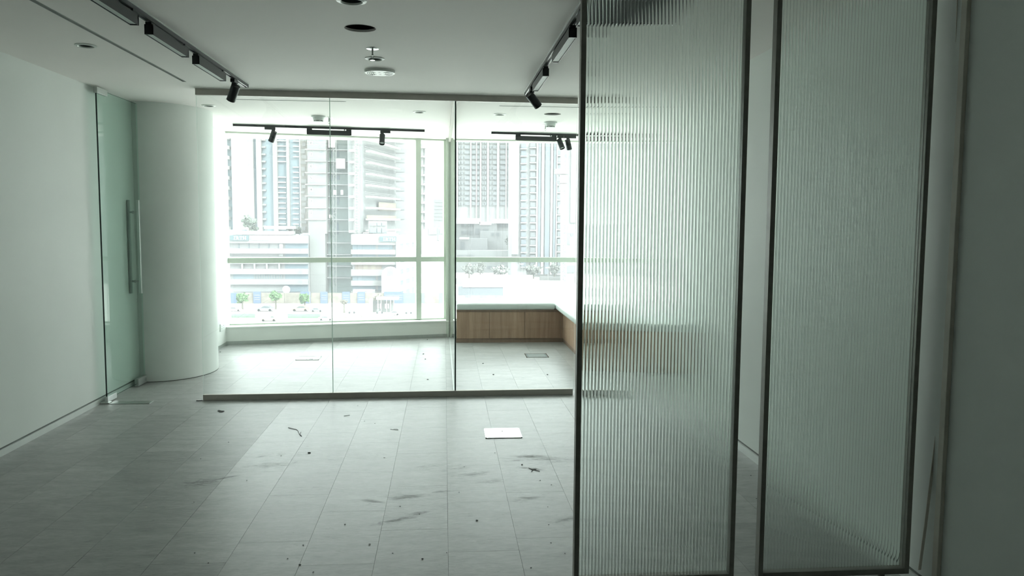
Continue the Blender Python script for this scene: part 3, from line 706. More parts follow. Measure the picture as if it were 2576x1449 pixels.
cushion('seat_cushion', 1.408, 1.992, 7.97, 10.43, .421, .502, 'pale grey seat cushion on the bench arm coming towards the camera')

# ------------------------------------------------------------------ floor boxes, socket
def floor_box(x0, x1, y0, y1, label, lidmat, kind):
    e = empty('floor_box', ((x0+x1)/2, (y0+y1)/2, 0), 0, label, 'floor box', 'square service boxes set in the floor')
    MB().box(x0, x1, y0, y0+.008, .0003, .006).box(x0, x1, y1-.008, y1, .0003, .006).box(x0, x0+.008, y0, y1, .0003, .006).box(x1-.008, x1, y0, y1, .0003, .006).build('frame', CHROME, e)
    MB().box(x0+.009, x1-.009, y0+.009, y1-.009, .0003, .0045, .0008).build('lid', lidmat, e)
    if kind == 1:
        MB().box((x0+x1)/2-.006, (x0+x1)/2+.006, y1-.09, y1-.075, .0045, .0052).build('lift_slot', SLOTGREY, e)
    if kind == 2:
        MB().box(x0+.14, x0+.185, y0+.025, y0+.06, .0046, .0056).build('outlet_slot', BLACK2, e)
        MB().box(x0+.108, x0+.125, y0+.025, y0+.05, .0046, .0056).build('outlet_slot', SLOTGREY, e)
    if kind == 3:
        for k in range(5):
            yy = y0+.035+k*.042
            MB().box(x0+.03, x1-.03, yy, yy+.016, .0046, .0062).build('bar', ALU, e)
    return e
LID1 = mat('satin_lid', (0.86, 0.84, 0.86), 0.22, 0.85, var=.02, scale=9)
LID3 = mat('dark_lid', (0.10, 0.13, 0.13), 0.4, 0.2, var=.3, scale=30)
floor_box(.291, .552, 5.508, 5.765, 'bright white floor box lid in the open area before the partition', LID1, 1)
floor_box(-1.625, -1.374, 8.78, 9.0, 'pale floor box with dark outlet slots in the left office', LID1, 2)
floor_box(.925, 1.18, 8.835, 9.08, 'dark floor box in front of the bench in the right office', LID3, 3)
e = empty('wall_socket', (-2.655, 9.72, .24), 0, 'white double wall socket beside the left window', 'socket')
MB().box(-2.655, -2.645, 9.63, 9.80, .20, .29, .003).build('plate', PLASTIC, e)
for y in (9.675, 9.755):
    MB().box(-2.6455, -2.644, y-.003, y+.003, .255, .268).box(-2.6455, -2.644, y-.014, y-.008, .232, .237).box(-2.6455, -2.644, y+.008, y+.014, .232, .237).build('pin_holes', SLOTGREY, e)

# ------------------------------------------------------------------ debris on the floor
def fl(px, py): return ground(px, py, 0.0)
DARK = mat('debris_black', (0.012, 0.014, 0.014), 0.6, var=.2, scale=50)
GREYD = mat('debris_grey', (0.16, 0.17, 0.165), 0.7, var=.2, scale=50)
PALE = mat('paper_white', (0.75, 0.74, 0.7), 0.7, var=.05, scale=50)
def chip(px, py, s, mt, label, cat='debris', group=None, flat=.5, name='debris_chip'):
    s *= .62; p = fl(px, py); bm = bmesh.new(); bmesh.ops.create_icosphere(bm, subdivisions=1, radius=s)
    for v in bm.verts:
        v.co *= .7+rnd.random()*.6; v.co.z *= flat; v.co.x *= 1.3
    zmin = min(v.co.z for v in bm.verts)
    for v in bm.verts: v.co = v.co + Vector((p.x, p.y, -zmin+.0003))
    return tag(MB().bm(bm).build(name, mt, origin=p), label, cat, group)
def wire(pxs, r, label, mt=DARK):
    r *= .55; pts_ = [fl(*q)+Vector((0, 0, r+.0005)) for q in pxs]
    return tag(MB().tube(pts_, r, 6).build('wire_scrap', mt, origin=pts_[0]), label, 'wire')
wire([(725, 1076), (735, 1079), (746, 1081), (750, 1085), (752, 1091), (756, 1096), (759, 1098), (754, 1093), (757, 1088)], .0035, 'thin twisted wire scrap lying in front of the partition', GREYD)
wire([(548, 1034), (553, 1037), (560, 1037), (564, 1035), (558, 1035), (550, 1033)], .005, 'small dark looped wire scrap near the left end of the partition')
wire([(982, 1080), (990, 1081), (998, 1082), (1002, 1082), (1000, 1080), (990, 1080)], .002, 'thin curled wire scrap mid floor', GREYD)
wire([(865, 1047), (872, 1046), (880, 1045)], .003, 'short straight wire offcut close to the partition rail', GREYD)
wire([(494, 1009), (501, 1009), (510, 1008)], .006, 'black scrap touching the left end of the partition rail')
wire([(1330, 1178), (1337, 1181), (1345, 1183), (1358, 1186)], .0032, 'dark bent scrap in the dirty patch below the white floor box', GREYD)
wire([(1337, 1187), (1343, 1181), (1349, 1181)], .003, 'dark scrap crossing the bent scrap in the dirty patch', GREYD)
chip(778, 1140, .014, DARK, 'largest black crumb on the open floor')
chip(367, 1277, .011, PALE, 'small torn white paper scrap on the shaded left floor', 'paper', None, .25, 'paper_scrap')
chip(1063, 1407, .007, DARK, 'oblong black chip near the bottom of the floor view')
chip(868, 1320, .007, GREYD, 'dark oval chip in the lower middle of the floor')
chip(1200, 1310, .008, GREYD, 'long grey chip right of centre on the lower floor')
chip(575, 1113, .007, DARK, 'black chip on the second row of planks from the shaded left floor')
chip(1313, 1170, .009, DARK, 'black chip left of the bent scrap in the dirty patch')
chip(754, 1422, .009, GREYD, 'grey chip lying on a plank joint at the picture bottom')
chip(930, 1370, .007, GREYD, 'grey chip at the edge of a stain in the lower middle floor')
GD = 'tiny dark specks scattered on the floor'
for px, py in [(1155, 1239), (1168, 1175), (1007, 1274), (966, 1152), (1055, 1294), (968, 1152), (1245, 1140), (724, 1406), (788, 1440), (763, 1372), (621, 1209), (707, 1147), (917, 1060), (943, 1066), (900, 1021), (1386, 1366), (1387, 1220), (1380, 1321),
               (1336, 1429), (1378, 1276), (1421, 1393), (988, 1392), (1359, 1209), (1124, 1391), (505, 1155), (488, 1264), (524, 1417), (490, 1392), (1065, 891), (1070, 904), (1076, 955), (1075, 855), (1215, 915), (1241, 943), (554, 886), (1377, 943), (1903, 1255), (1889, 1197)]:
    far = py < 1000
    if px > 1800: lb, gq = 'tiny dark speck on the strip of floor seen between the two fluted panels', 'specks between the fluted panels'
    elif far and px > 1144: lb, gq = 'tiny dark speck on the floor of the right office before the bench', 'specks on the right office floor'
    elif far: lb, gq = 'tiny dark speck on the floor of the left office behind the glass partition', 'specks on the left office floor'
    else: lb, gq = 'tiny dark speck of debris on the open floor before the glass partition', GD
    chip(px, py, .012 if far else .005, DARK, lb, group=gq)

#OUTDOOR#
# ------------------------------------------------------------------ the city outside
ZS = -24.5
OUT_GAIN = {'asphalt': .95, 'white': .8, 'car_white': .8, 'teal_mesh': .95, 'concrete_dark': .84, 'blue_glass': .82, 'dark_blue_glass': .86, 'haze_window': .58, 'haze_wall': .72, 'concrete': .60, 'far_haze': .72, 'haze_blue': .62, 'container_grey': .75, 'foliage_grey': .75, 'foliage_hazy': .75, 'spandrel': .66, 'hoarding_green': .75}  # city colour gains: distance haze and lifted shade are put into the colours
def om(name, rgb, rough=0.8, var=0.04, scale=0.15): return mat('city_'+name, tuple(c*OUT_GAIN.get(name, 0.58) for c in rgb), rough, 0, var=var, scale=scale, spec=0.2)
O_ROAD = om('asphalt', (0.62, 0.61, 0.585)); O_WHITE = om('white', (0.42, 0.42, 0.42)); O_PALE = om('pale', (0.235, 0.235, 0.235))
O_CONC = om('concrete', (0.192, 0.197, 0.198), var=.08, scale=.3); O_CONC2 = om('concrete_dark', (0.165, 0.172, 0.176), var=.06, scale=.3)
O_GLASS = om('blue_glass', (0.130, 0.165, 0.190)); O_GLASS2 = om('dark_blue_glass', (0.098, 0.127, 0.150)); O_TEAL = om('teal_mesh', (0.142, 0.180, 0.178), var=.1, scale=.6)
O_SPAN = om('spandrel', (0.205, 0.208, 0.215)); O_BRICK = om('brick_infill', (0.205, 0.195, 0.180), var=.12, scale=.8)
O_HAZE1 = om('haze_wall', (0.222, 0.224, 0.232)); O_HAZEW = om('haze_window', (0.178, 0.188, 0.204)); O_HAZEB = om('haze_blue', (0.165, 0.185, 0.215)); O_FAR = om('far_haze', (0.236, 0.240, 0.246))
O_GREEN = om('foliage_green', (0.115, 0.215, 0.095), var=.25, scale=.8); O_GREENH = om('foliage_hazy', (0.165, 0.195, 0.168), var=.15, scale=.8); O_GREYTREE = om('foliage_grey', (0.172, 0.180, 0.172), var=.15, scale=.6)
O_TAN = om('bush_tan', (0.20, 0.185, 0.155), var=.15, scale=.8); O_EARTH = om('earth', (0.215, 0.20, 0.175), var=.1, scale=.2); O_HEDGE = om('hedge', (0.125, 0.178, 0.14), var=.15, scale=.6)
O_SIGN = om('sign_teal', (0.098, 0.142, 0.160), var=.0); O_BLUE = om('hoarding_blue', (0.105, 0.145, 0.225), var=.02); O_GREYGREEN = om('hoarding_green', (0.125, 0.150, 0.155), var=.03)
O_IMG = om('hoarding_picture', (0.225, 0.205, 0.180), var=.25, scale=.5); O_TARP = om('tarp', (0.25, 0.225, 0.185), var=.06, scale=.4); O_ORANGE = om('orange_block', (0.21, 0.175, 0.155), var=.05)
O_CARW = om('car_white', (0.36, 0.36, 0.355), .4); O_CARS = om('car_silver', (0.215, 0.225, 0.235), .4); O_CARB = om('car_beige', (0.27, 0.24, 0.19), .4); O_TYRE = om('tyre', (0.05, 0.055, 0.06)); O_CARG = om('car_glass', (0.10, 0.125, 0.135))
O_DARK = om('container_grey', (0.130, 0.145, 0.165)); O_TRUNK = om('trunk', (0.14, 0.13, 0.11)); O_BLACK = om('letter_dark', (0.05, 0.055, 0.06), var=0)

gd = MB().add([(-900, 14, ZS), (900, 14, ZS), (900, 1400, ZS), (-900, 1400, ZS)], [(0, 1, 2, 3)]).build('ground', O_ROAD)
tag(gd, 'sun-bleached street and open ground below the windows', 'ground', kind='structure')

def prect(a, b, c, d, Y, depth, mt, name, root, proud=0.0):
    """a slab whose front face, at distance Y, covers picture columns a-b and rows c-d"""
    p = at(a, (c+d)/2, Y); q = at(b, (c+d)/2, Y); t = at((a+b)/2, c, Y).z; u = at((a+b)/2, d, Y).z
    return MB().box(p.x, q.x, Y-proud, Y+depth, u, t).build(name, mt, root)
def bldg(name, label, px, Y, cat='building', group=None):
    p = at(px, 600, Y); return empty(name, (p.x, Y, ZS), 0, label, cat, group)
def pseg(root, name, a, Ya, b, Yb, c, d, mt, t=.5):
    """slab standing on the plan line from column a at Ya to column b at Yb; rows c-d are read at column a"""
    p = at(a, (c+d)/2, Ya); q = at(b, (c+d)/2, Yb); z1 = at(a, c, Ya).z; z0 = at(a, d, Ya).z
    return MB().seg((p.x, Ya), (q.x, Yb), z0, z1, t).build(name, mt, root)

# white tower with balconies at the far left
r = bldg('balcony_tower', 'bright white tower with stacked balconies at the left edge of the window', 590, 300)
prect(581, 604, 120, 578, 300, 10, O_WHITE, 'wall', r); prect(540, 581, 120, 578, 303, 9, O_GLASS, 'glazing', r)
for k in range(12): prect(556, 581, 293+k*25.2, 301+k*25.2, 303, .5, O_WHITE, 'balcony', r, proud=4)
# blue glass tower
r = bldg('glass_tower', 'tall pale blue glass tower with white vertical piers', 680, 520)
prect(603, 757, 60, 640, 522, 25, O_GLASS, 'glass_front', r)
for a, b in ((618, 637), (644, 657), (686, 697), (720, 727)): prect(a, b, 60, 640, 520, 2, O_PALE, 'pier', r, proud=1)
prect(637, 644, 60, 640, 521, 1, O_GLASS2, 'recess', r); prect(752, 758, 60, 640, 520, 2, O_HAZE1, 'pier', r)
for k in range(22):
    y = 314+k*13.05
    if not 8 <= k <= 8 and not k == 9: prect(697, 720, y, y+2.2, 521, 1, O_WHITE, 'floor_band', r, proud=.6)
    if k != 7: prect(738, 752, y+1, y+3.2, 521, 1, O_WHITE, 'floor_band', r, proud=.6)
for k in range(15): prect(658+k*.2, 668+k*.2, 314+k*18.1, 318+k*18.1, 521, 1, O_PALE, 'balcony', r, proud=1.2)

# concrete tower under construction above its podium
CY = 248
r = bldg('construction_tower', 'grey concrete tower under construction with numbered floors, scaffold and hoist', 830, CY)
prect(754, 774, 60, 586, CY+8, 6, O_BRICK, 'infill_bay', r)
for k in range(17): prect(756+(k*7) % 5, 766+(k*5) % 7, 330+k*15, 337+k*15+(k*3) % 5, CY+8, .2, O_PALE, 'block_patch', r, proud=.25)
prect(772, 819, 60, 588, CY, 14, O_CONC, 'core_wall', r); prect(779.5, 819, 588, 770, CY, 14, O_CONC, 'core_wall', r)
for k in range(-3, 7):
    prect(768, 821, 345.6+k*29.3+29.3, 348.2+k*29.3+29.3, CY, .4, O_PALE, 'floor_line', r, proud=.5)
FL = ((8, 359.6), (7, 389), (6, 418), (5, 447.6), (4, 477), (3, 505), (2, 534.5))
def text(s, px, py, Y, h, mt, root, name='number'):
    c = bpy.data.curves.new(name, 'FONT'); c.body = s; c.align_x = 'CENTER'; c.align_y = 'CENTER'; c.size = h/2000*Y*1.35; c.extrude = .02; c.offset = c.size*.02
    t = bpy.data.objects.new(name, c); COL.objects.link(t); dg = bpy.context.evaluated_depsgraph_get()
    me = bpy.data.meshes.new_from_object(t.evaluated_get(dg)); bpy.data.objects.remove(t); me.materials.clear(); me.materials.append(mt)
    o = part(name, me, root, at(px, py, Y) - root_loc(root)); o.rotation_euler = (math.pi/2, 0, 0); return o
for dgt, y in FL:
    pl = prect(778.5, 786.5, y-4.5, y+4.5, CY, .1, O_WHITE, 'number_plate', r, proud=.1)
    text(str(dgt), 782.6, y, CY-.14, 6.5, O_BLACK, pl)
    prect(803, 812, y-7.2, y-5.8, CY, .1, O_GLASS2, 'beam_slot', r, proud=.1)
prect(819, 884, 60, 770, CY+6, 6, O_TEAL, 'hoist_shaft', r)
for k in range(14): prect(819, 882.5, 346.5+(k-1)*29.3, 348.5+(k-1)*29.3, CY+3, 3, O_HAZE1, 'shaft_slab', r)
for a, b, c, d in ((848, 853, 375, 395), (830, 836, 378, 396), (831, 836, 437, 455), (846, 854, 440, 452), (830, 838, 525, 545), (848, 853, 490, 515), (846, 852, 560, 590), (822, 826, 470, 500)): prect(a, b, c, d, CY+5.6, .3, O_GLASS2, 'opening', r)
for a, b, c, d in ((845, 868, 399, 424), (826, 842, 350, 371), (838, 845, 478, 490), (857, 863, 478, 490), (828, 834, 540, 548)): prect(a, b, c, d, CY+2, 2, O_WHITE, 'hoist_cage', r)
mb = MB()
for x in (838, 846):
    a_, b_ = at(x, 60, CY+1.5), at(x, 770, CY+1.5); mb.bar(a_, b_, .12)
for k in range(60): mb.bar(at(838+8*(k % 2), 300+k*8, CY+1.5), at(846-8*(k % 2), 308+k*8, CY+1.5), .08)
mb.build('hoist_mast', O_PALE, r)
prect(886, 906, 60, 587, CY-.5, 6, O_CONC, 'side_wall', r)
for k in range(10): prect(879, 891, 347+(k-1)*29, 353+(k-1)*29, CY-1, 1, O_WHITE, 'bracket', r, proud=.8)
mb = MB()
for x in (893, 903): mb.bar(at(x, 250, CY-2.2), at(x, 587, CY-2.2), .16)
for k in range(45): mb.bar(at(893, 256+k*7.3, CY-2.2), at(903, 256+k*7.3+(4 if k % 3 == 0 else 0), CY-2.2), .11)
mb.build('scaffold_ladder', O_WHITE, r)
pseg(r, 'receding_wall', 905, CY, 995, CY+33, 60, 585.5, O_CONC2, 4)
for k in range(12):
    y = 352+(k-3)*28.5
    pseg(r, 'balcony_slab', 920, CY+1.5, 996, CY+31, y-2.3, y+2.3, O_WHITE, -1.6)
    if y < 500:
        for dy in (-12, -7.5): pseg(r, 'guard_rail', 918, CY+.5, 990, CY+29, y+dy-.5, y+dy+.5, O_PALE, -.1)
pseg(r, 'tarpaulin', 952, CY+13.5, 995, CY+30, 508, 530, O_TARP, -.2)
pseg(r, 'cream_band', 922, CY+.8, 995, CY+30, 541, 551, O_TARP, -.3)
for y0, y1 in ((560, 568), (573, 585.5)):
    for a, b in ((931, 947), (949, 959), (961, 970)): prect(a, b, y0, y1, CY-1, .3, O_GLASS, 'window', r)
prect(927, 973, 556, 586.5, CY-.6, 1, O_PALE, 'window_wall', r)
prect(995, 1064, 60, 640, CY+33, 8, O_HAZE1, 'end_wall', r)
for k in range(9): prect(995, 1018, 352+k*23.8, 361+k*23.8, CY+33, .3, O_CONC2, 'end_window', r, proud=.3)
for k in range(13): prect(1056, 1076, 275+k*23.4, 278.5+k*23.4, CY+32, 4, O_WHITE, 'end_balcony', r)
for k in range(9): prect(1064, 1069, 372+k*23.4, 390+k*23.4, CY+35, 3, O_CONC2, 'balcony_opening', r)
# podium
r = bldg('podium_building', 'long low podium building with parking levels and two dark name signs', 700, CY-3)
PY = CY-3
prect(560, 775.5, 592, 769, PY+1.2, 12, O_HAZE1, 'rear_wall_left', r)
for c, d in ((592, 612), (625, 638), (646, 664), (676, 690), (702, 716)): prect(560, 775.5, c, d, PY, 1.6, O_SPAN, 'spandrel', r)
prect(577, 731, 582, 590, PY+1, 8, O_WHITE, 'roof_parapet', r)
for c, d in ((612, 625), (638, 646), (664, 676), (690, 702), (716, 734)): prect(717, 775, c, d, PY+1, .15, O_GLASS2, 'window_band', r)
for c, d in ((690, 702), (716, 734)): prect(586, 712, c, d, PY+1, .4, O_GLASS if c < 700 else O_CONC2, 'window_band', r)
for k in range(5): prect(600+k*25, 602+k*25, 612, 625, PY+1, .3, O_GLASS2, 'dark_slit', r)
for k in range(12): prect(640+k*6.2, 642+k*6.2, 690, 702, PY+.8, .3, O_PALE, 'column', r)
for k in range(4): prect(608+k*31, 612+k*31, 664, 680, PY+.4, .5, O_CONC2, 'drain', r, proud=.5)
prect(702, 712, 612, 625, PY+.6, .4, O_CONC2, 'doorway', r); prect(703, 711, 614, 618, PY+.5, .2, O_WHITE, 'door_panel', r)
prect(702, 712, 638, 645, PY+.6, .4, O_CONC2, 'doorway', r)
prect(887, 1001, 588, 769, PY+1.2, 12, O_SPAN, 'rear_wall_right', r)
for c, d in ((590, 616), (628, 640), (647, 666), (678, 694), (706, 719), (733, 745)): prect(883, 1001, c, d, PY, 1.6, O_PALE, 'spandrel', r)
for c, d in ((616, 628), (640, 647), (694, 706), (719, 731)):
    prect(887, 945, c, d, PY+1, .4, O_GLASS2, 'window_band', r); prect(951, 988, c, d, PY+1, .4, O_GLASS2, 'window_band', r); prect(994, 1001, c, d, PY+1, .4, O_GLASS2, 'window_band', r)
prect(893, 960, 665, 678, PY+.9, .4, O_ORANGE, 'block_infill', r); prect(915, 925, 667, 678, PY+.8, .3, O_TARP, 'block_infill', r); prect(934, 944, 667, 678, PY+.8, .3, O_TARP, 'block_infill', r)
pseg(r, 'corner_wall', 1002, PY+.5, 1046, PY+24, 591, 768, O_GLASS, 1)
for c, d in ((591, 614), (627, 650), (662, 680), (692, 708), (720, 735)):
    pseg(r, 'corner_spandrel', 1002.5, PY, 1047, PY+23.5, c, d, O_WHITE, .6)
for a, Ya in ((1003, PY+0), (1017, PY+7), (1033, PY+15.5), (1043, PY+21)): pseg(r, 'corner_pier', a, Ya-.6, a+4, Ya+1.6, 592, 750, O_WHITE, .8)
for s, y in (('1', 598), ('P2', 630), ('P1', 685), ('U', 707)): text(s, 755, y, PY-.15, 6, O_CONC2, r, 'level_mark')
prect(632, 676, 593, 605, PY, .1, O_HAZE1, 'blank_banner', r, proud=.12)
def irth(a, b, c, d, Y, root):
    sg = prect(a, b, c, d, Y, .3, O_SIGN, 'name_sign', root, proud=.5)
    p = at(a, d, Y); q = at(b, c, Y); wd, ht = q.x-p.x, q.z-p.z; y = Y-.56
    u = ht*.66; s = u*.2; z0 = p.z+ht*.17; x = p.x+wd*.2
    def R(mb, x0, x1, z0_, z1_): mb.box(x0, x1, y-.05, y, z0_, z1_)
    def serif(mb, cx, z, wdt=.5): R(mb, cx-u*wdt/2, cx+u*wdt/2, z, z+u*.1)
    m1 = MB(); R(m1, x+u*.15, x+u*.15+s, z0, z0+u); serif(m1, x+u*.25, z0); serif(m1, x+u*.25, z0+u*.9); m1.build('letter_I', O_WHITE, sg)
    x += u*.62; m1 = MB(); R(m1, x+u*.1, x+u*.1+s, z0, z0+u); serif(m1, x+u*.2, z0, .45); serif(m1, x+u*.15, z0+u*.9, .3)
    R(m1, x+u*.2, x+u*.55, z0+u*.88, z0+u); R(m1, x+u*.2, x+u*.55, z0+u*.44, z0+u*.55); R(m1, x+u*.52, x+u*.70, z0+u*.5, z0+u*.93)
    m1.bar((x+u*.4, y-.025, z0+u*.48), (x+u*.78, y-.025, z0+u*.03), .05, s); R(m1, x+u*.62, x+u*.95, z0, z0+u*.1); m1.build('letter_R', O_WHITE, sg)
    x += u*.98; m1 = MB(); R(m1, x+u*.32, x+u*.32+s, z0, z0+u); R(m1, x, x+u*.84, z0+u*.88, z0+u); R(m1, x, x+u*.1, z0+u*.7, z0+u); R(m1, x+u*.74, x+u*.84, z0+u*.7, z0+u); serif(m1, x+u*.42, z0); m1.build('letter_T', O_WHITE, sg)
    x += u*.95; m1 = MB(); R(m1, x+u*.1, x+u*.1+s, z0, z0+u); R(m1, x+u*.68, x+u*.68+s, z0, z0+u); R(m1, x+u*.2, x+u*.7, z0+u*.45, z0+u*.56)
    for cx in (.2, .78): serif(m1, x+u*cx, z0, .42); serif(m1, x+u*cx, z0+u*.9, .42)
    m1.build('letter_H', O_WHITE, sg)
irth(580, 626, 592, 605, PY, r); irth(955, 1000, 595, 608, PY, r)
r2 = bldg('roof_canopy', 'white roof canopy among trees on the podium roof', 700, 262, 'canopy')
prect(664, 744, 569, 576, 262, 6, O_WHITE, 'roof', r2); prect(668, 671, 576, 592, 262, .5, O_PALE, 'post', r2); prect(736, 739, 576, 592, 262, .5, O_PALE, 'post', r2)

# trees
def tree(px, base, Y, wpx, top, mt, label, trunk_to=None, ground_z=None, group=None, cat='tree', name='street_tree'):
    p = at(px, base, Y); gz = ZS if ground_z is None else ground_z
    r = empty(name, (p.x, Y, gz), 0, label, cat, group)
    zt = at(px, top, Y).z; zb = at(px, trunk_to or base, Y).z; rx = wpx/2/2000*Y; cz = (zt+zb)/2; rz = (zt-zb)/2
    mb = MB(); R_ = random.Random(int(px*7+Y))
    for k in range(420):
        while True:
            q = Vector((R_.uniform(-1, 1), R_.uniform(-1, 1), R_.uniform(-1, 1)))
            if .35 < q.length < 1: break
        q *= (.8+.3*math.sin(q.x*4+px)*math.cos(q.z*5+px)); s = R_.uniform(.12, .22)*max(rx, 1)
        c_ = Vector((q.x*rx, q.y*rx, q.z*rz+cz-gz)); u = Vector((R_.uniform(-1, 1), R_.uniform(-1, 1), R_.uniform(-1, 1))).normalized(); v = u.orthogonal().normalized()
        mb.add([c_+u*s, c_+v*s*.7, c_-u*s, c_-v*s*.7], [(0, 1, 2, 3)])
    fo = mb.build('foliage', mt, r, local=True); fo['kind'] = 'stuff'
    if zb > gz+.2 or True:
        MB().lathe([(.28, 0), (.2, (cz-gz)*.6), (.12, cz-gz+rz*.3)], (0, 0, 0), n=8).build('trunk', O_TRUNK, r, local=True)
        mb = MB()
        for k in range(4):
            t = k*1.6; mb.bar((0, 0, (zb-gz)+rz*.2), (rx*.5*math.cos(t), rx*.5*math.sin(t), cz-gz+rz*.4), .1)
        mb.build('branches', O_TRUNK, r, local=True)
    return r
tree(610, 772, 236, 34, 735, O_GREEN, 'green street tree at the left end of the hoarding', 764)
tree(694, 772, 236, 36, 731, O_GREEN, 'brightest round green street tree before the parking building', 758)
tree(767, 772, 236, 32, 736, O_GREEN, 'green street tree right of the round satellite dish', 765)
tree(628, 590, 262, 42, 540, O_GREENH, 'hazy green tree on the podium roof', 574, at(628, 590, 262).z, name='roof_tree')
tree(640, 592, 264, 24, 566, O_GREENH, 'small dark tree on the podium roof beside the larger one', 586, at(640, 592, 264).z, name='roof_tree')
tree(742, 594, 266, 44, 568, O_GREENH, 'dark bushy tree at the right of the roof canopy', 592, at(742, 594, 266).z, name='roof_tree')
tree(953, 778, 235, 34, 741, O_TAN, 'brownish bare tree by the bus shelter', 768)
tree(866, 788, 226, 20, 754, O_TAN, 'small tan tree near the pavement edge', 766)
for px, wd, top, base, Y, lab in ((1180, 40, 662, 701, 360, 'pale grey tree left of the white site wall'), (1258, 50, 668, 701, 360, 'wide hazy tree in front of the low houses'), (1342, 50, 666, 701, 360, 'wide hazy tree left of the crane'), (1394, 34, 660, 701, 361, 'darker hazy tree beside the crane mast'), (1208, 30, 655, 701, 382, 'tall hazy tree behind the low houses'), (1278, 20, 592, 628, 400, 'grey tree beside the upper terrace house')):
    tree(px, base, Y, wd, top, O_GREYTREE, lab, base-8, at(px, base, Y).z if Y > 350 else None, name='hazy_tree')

# street furniture and hoardings
HY = 241
r = bldg('site_hoarding', 'long site hoarding with blue panels and pictures along the street', 800, HY, 'hoarding')
for a, b, mt_ in ((578, 590, O_BLUE), (590, 596, O_BLUE), (597, 637, O_IMG), (656, 715, O_IMG), (716, 729, O_IMG), (729, 756, O_IMG), (781, 806, O_IMG), (824, 861, O_IMG), (880, 899, O_IMG), (918, 966, O_IMG), (1014, 1068, O_GREYGREEN), (1068, 1104, O_IMG), (1104, 1124, O_GREYGREEN)): prect(a, b, 737, 763, HY, .3, mt_, 'picture_panel', r)
for a, b in ((637, 656), (756, 781), (806, 824), (861, 880), (899, 918), (966, 1014)):
    pn = prect(a, b, 734, 763, HY-.3, .3, O_BLUE, 'blue_panel', r)
    for y in (742, 748, 753): prect(a+2.5, b-2.5, y, y+1.6, HY-.35, .05, O_SPAN, 'text_line', pn)
prect(578, 1124, 763, 774, HY, .4, O_WHITE, 'base_strip', r)
r = bldg('site_cabins', 'white site cabins standing behind the hoarding', 910, HY+1, 'cabin')
prect(888, 936, 729, 741, HY+1, 2, O_WHITE, 'wall', r); prect(936, 943, 729, 741, HY+1, 2, O_CONC2, 'end_wall', r); prect(916, 922, 732, 735, HY+.9, .2, O_CONC2, 'window', r)
def arch_sign(a, b, c, d, Y, label, round_top, pic):
    p, q = at(a, d, Y), at(b, c, Y); wd, ht = q.x-p.x, q.z-p.z
    r = empty('arched_billboard', ((p.x+q.x)/2, Y, ZS), 0, label, 'billboard')
    pts = [(p.x, p.z), (q.x, p.z)]; rad = wd/2
    for k in range(13):
        t = math.pi*k/12; pts.append(((p.x+q.x)/2+rad*math.cos(t), q.z-rad*round_top+rad*round_top*math.sin(t)))
    V = [(x, Y, z) for x, z in pts]+[(x, Y+.6, z) for x, z in pts]; n_ = len(pts)
    Fc = [tuple(range(n_)), tuple(range(n_, 2*n_))[::-1]]+[(i, (i+1) % n_, n_+(i+1) % n_, n_+i) for i in range(n_)]
    bd = MB().add(V, Fc).build('board', O_WHITE, r)
    for x in (p.x+wd*.2, p.x+wd*.8): MB().box(x-.25, x+.25, Y+.1, Y+.5, ZS, p.z+.1).build('post', O_PALE, r)
    if pic == 0:
        prect(974, 988, 675, 694, Y-.02, .02, O_GLASS, 'picture', r, proud=.05); prect(976, 986, 688, 693, Y-.1, .02, O_CONC, 'picture_foreground', r)
        for i, (x0, x1, y0) in enumerate(((970, 974, 701), (975, 979, 701), (980, 984, 701), (964, 968, 713), (970, 996, 709), (966, 998, 720), (964, 994, 727))): prect(x0, x1, y0, y0+(4 if i < 3 else 1.6), Y-.02, .02, O_SPAN, 'print_line', r, proud=.05)
    else:
        for x0, x1, y0 in ((1068, 1074, 698), (1076, 1084, 694), (1087, 1090, 697), (1093, 1096, 680), (1100, 1104, 692), (1104, 1109, 700)): prect(x0, x1, y0, 704, Y-.02, .02, O_SPAN, 'skyline_print', r, proud=.05)
        for y in (714, 722, 727, 731): prect(1069, 1108-(y % 7), y, y+1.5, Y-.02, .02, O_PALE, 'print_line', r, proud=.05)
arch_sign(960, 1004, 671, 739, HY+1.2, 'tall white arched billboard with a small picture near its top', 1.0, 0)
arch_sign(1062, 1116, 672, 742, HY+1.2, 'wide white arched billboard with a faint skyline print', 1.0, 1)
r = bldg('bus_shelter', 'small white roofed bus shelter on the pavement', 968, 226, 'shelter')
prect(946, 1002, 749, 754, 226, 4, O_WHITE, 'roof', r); prect(928, 938, 752, 787.6, 226, 2, O_PALE, 'side_wall', r)
for x in (950, 958, 972, 982, 990): prect(x, x+1.3, 754, 787.6, 226, .3, O_WHITE, 'post', r)
prect(938, 990, 756, 785.6, 228, .2, O_CONC, 'rear_panel', r)
for x in (949, 955, 968, 975): prect(x, x+4, 764, 776, 227.6, .2, O_WHITE, 'poster', r)
r = bldg('satellite_dish', 'pale round dish standing behind the hoarding', 721, HY+3, 'dish')
p = at(721, 727, HY+2.4); MB().lathe([(0, 0), (.7, -.1), (1.15, -.45), (1.15, -.5), (0, -.2)], p, (0, 1, .2), 20).build('bowl', O_WHITE, r)
prect(720, 722, 728, 772, HY+3, .2, O_PALE, 'mast', r)
def lamp_post(px, top, base, Y, label):
    p = at(px, base, Y); r = empty('lamp_post', (p.x, Y, ZS), 0, label, 'street lamp'); z1 = at(px, top, Y).z
    MB().lathe([(.12, ZS-ZS), (.07, z1-ZS)], (0, 0, 0), n=8).build('pole', O_PALE, r, local=True)
    MB().box(-.9, .5, -.15, .15, z1-ZS, z1-ZS+.25).build('lamp_head', O_WHITE, r, local=True)
lamp_post(779.5, 660, 790, 234, 'white lamp post in front of the concrete core')
lamp_post(1313, 665, 750, 268, 'white lamp post on the open ground at the right')
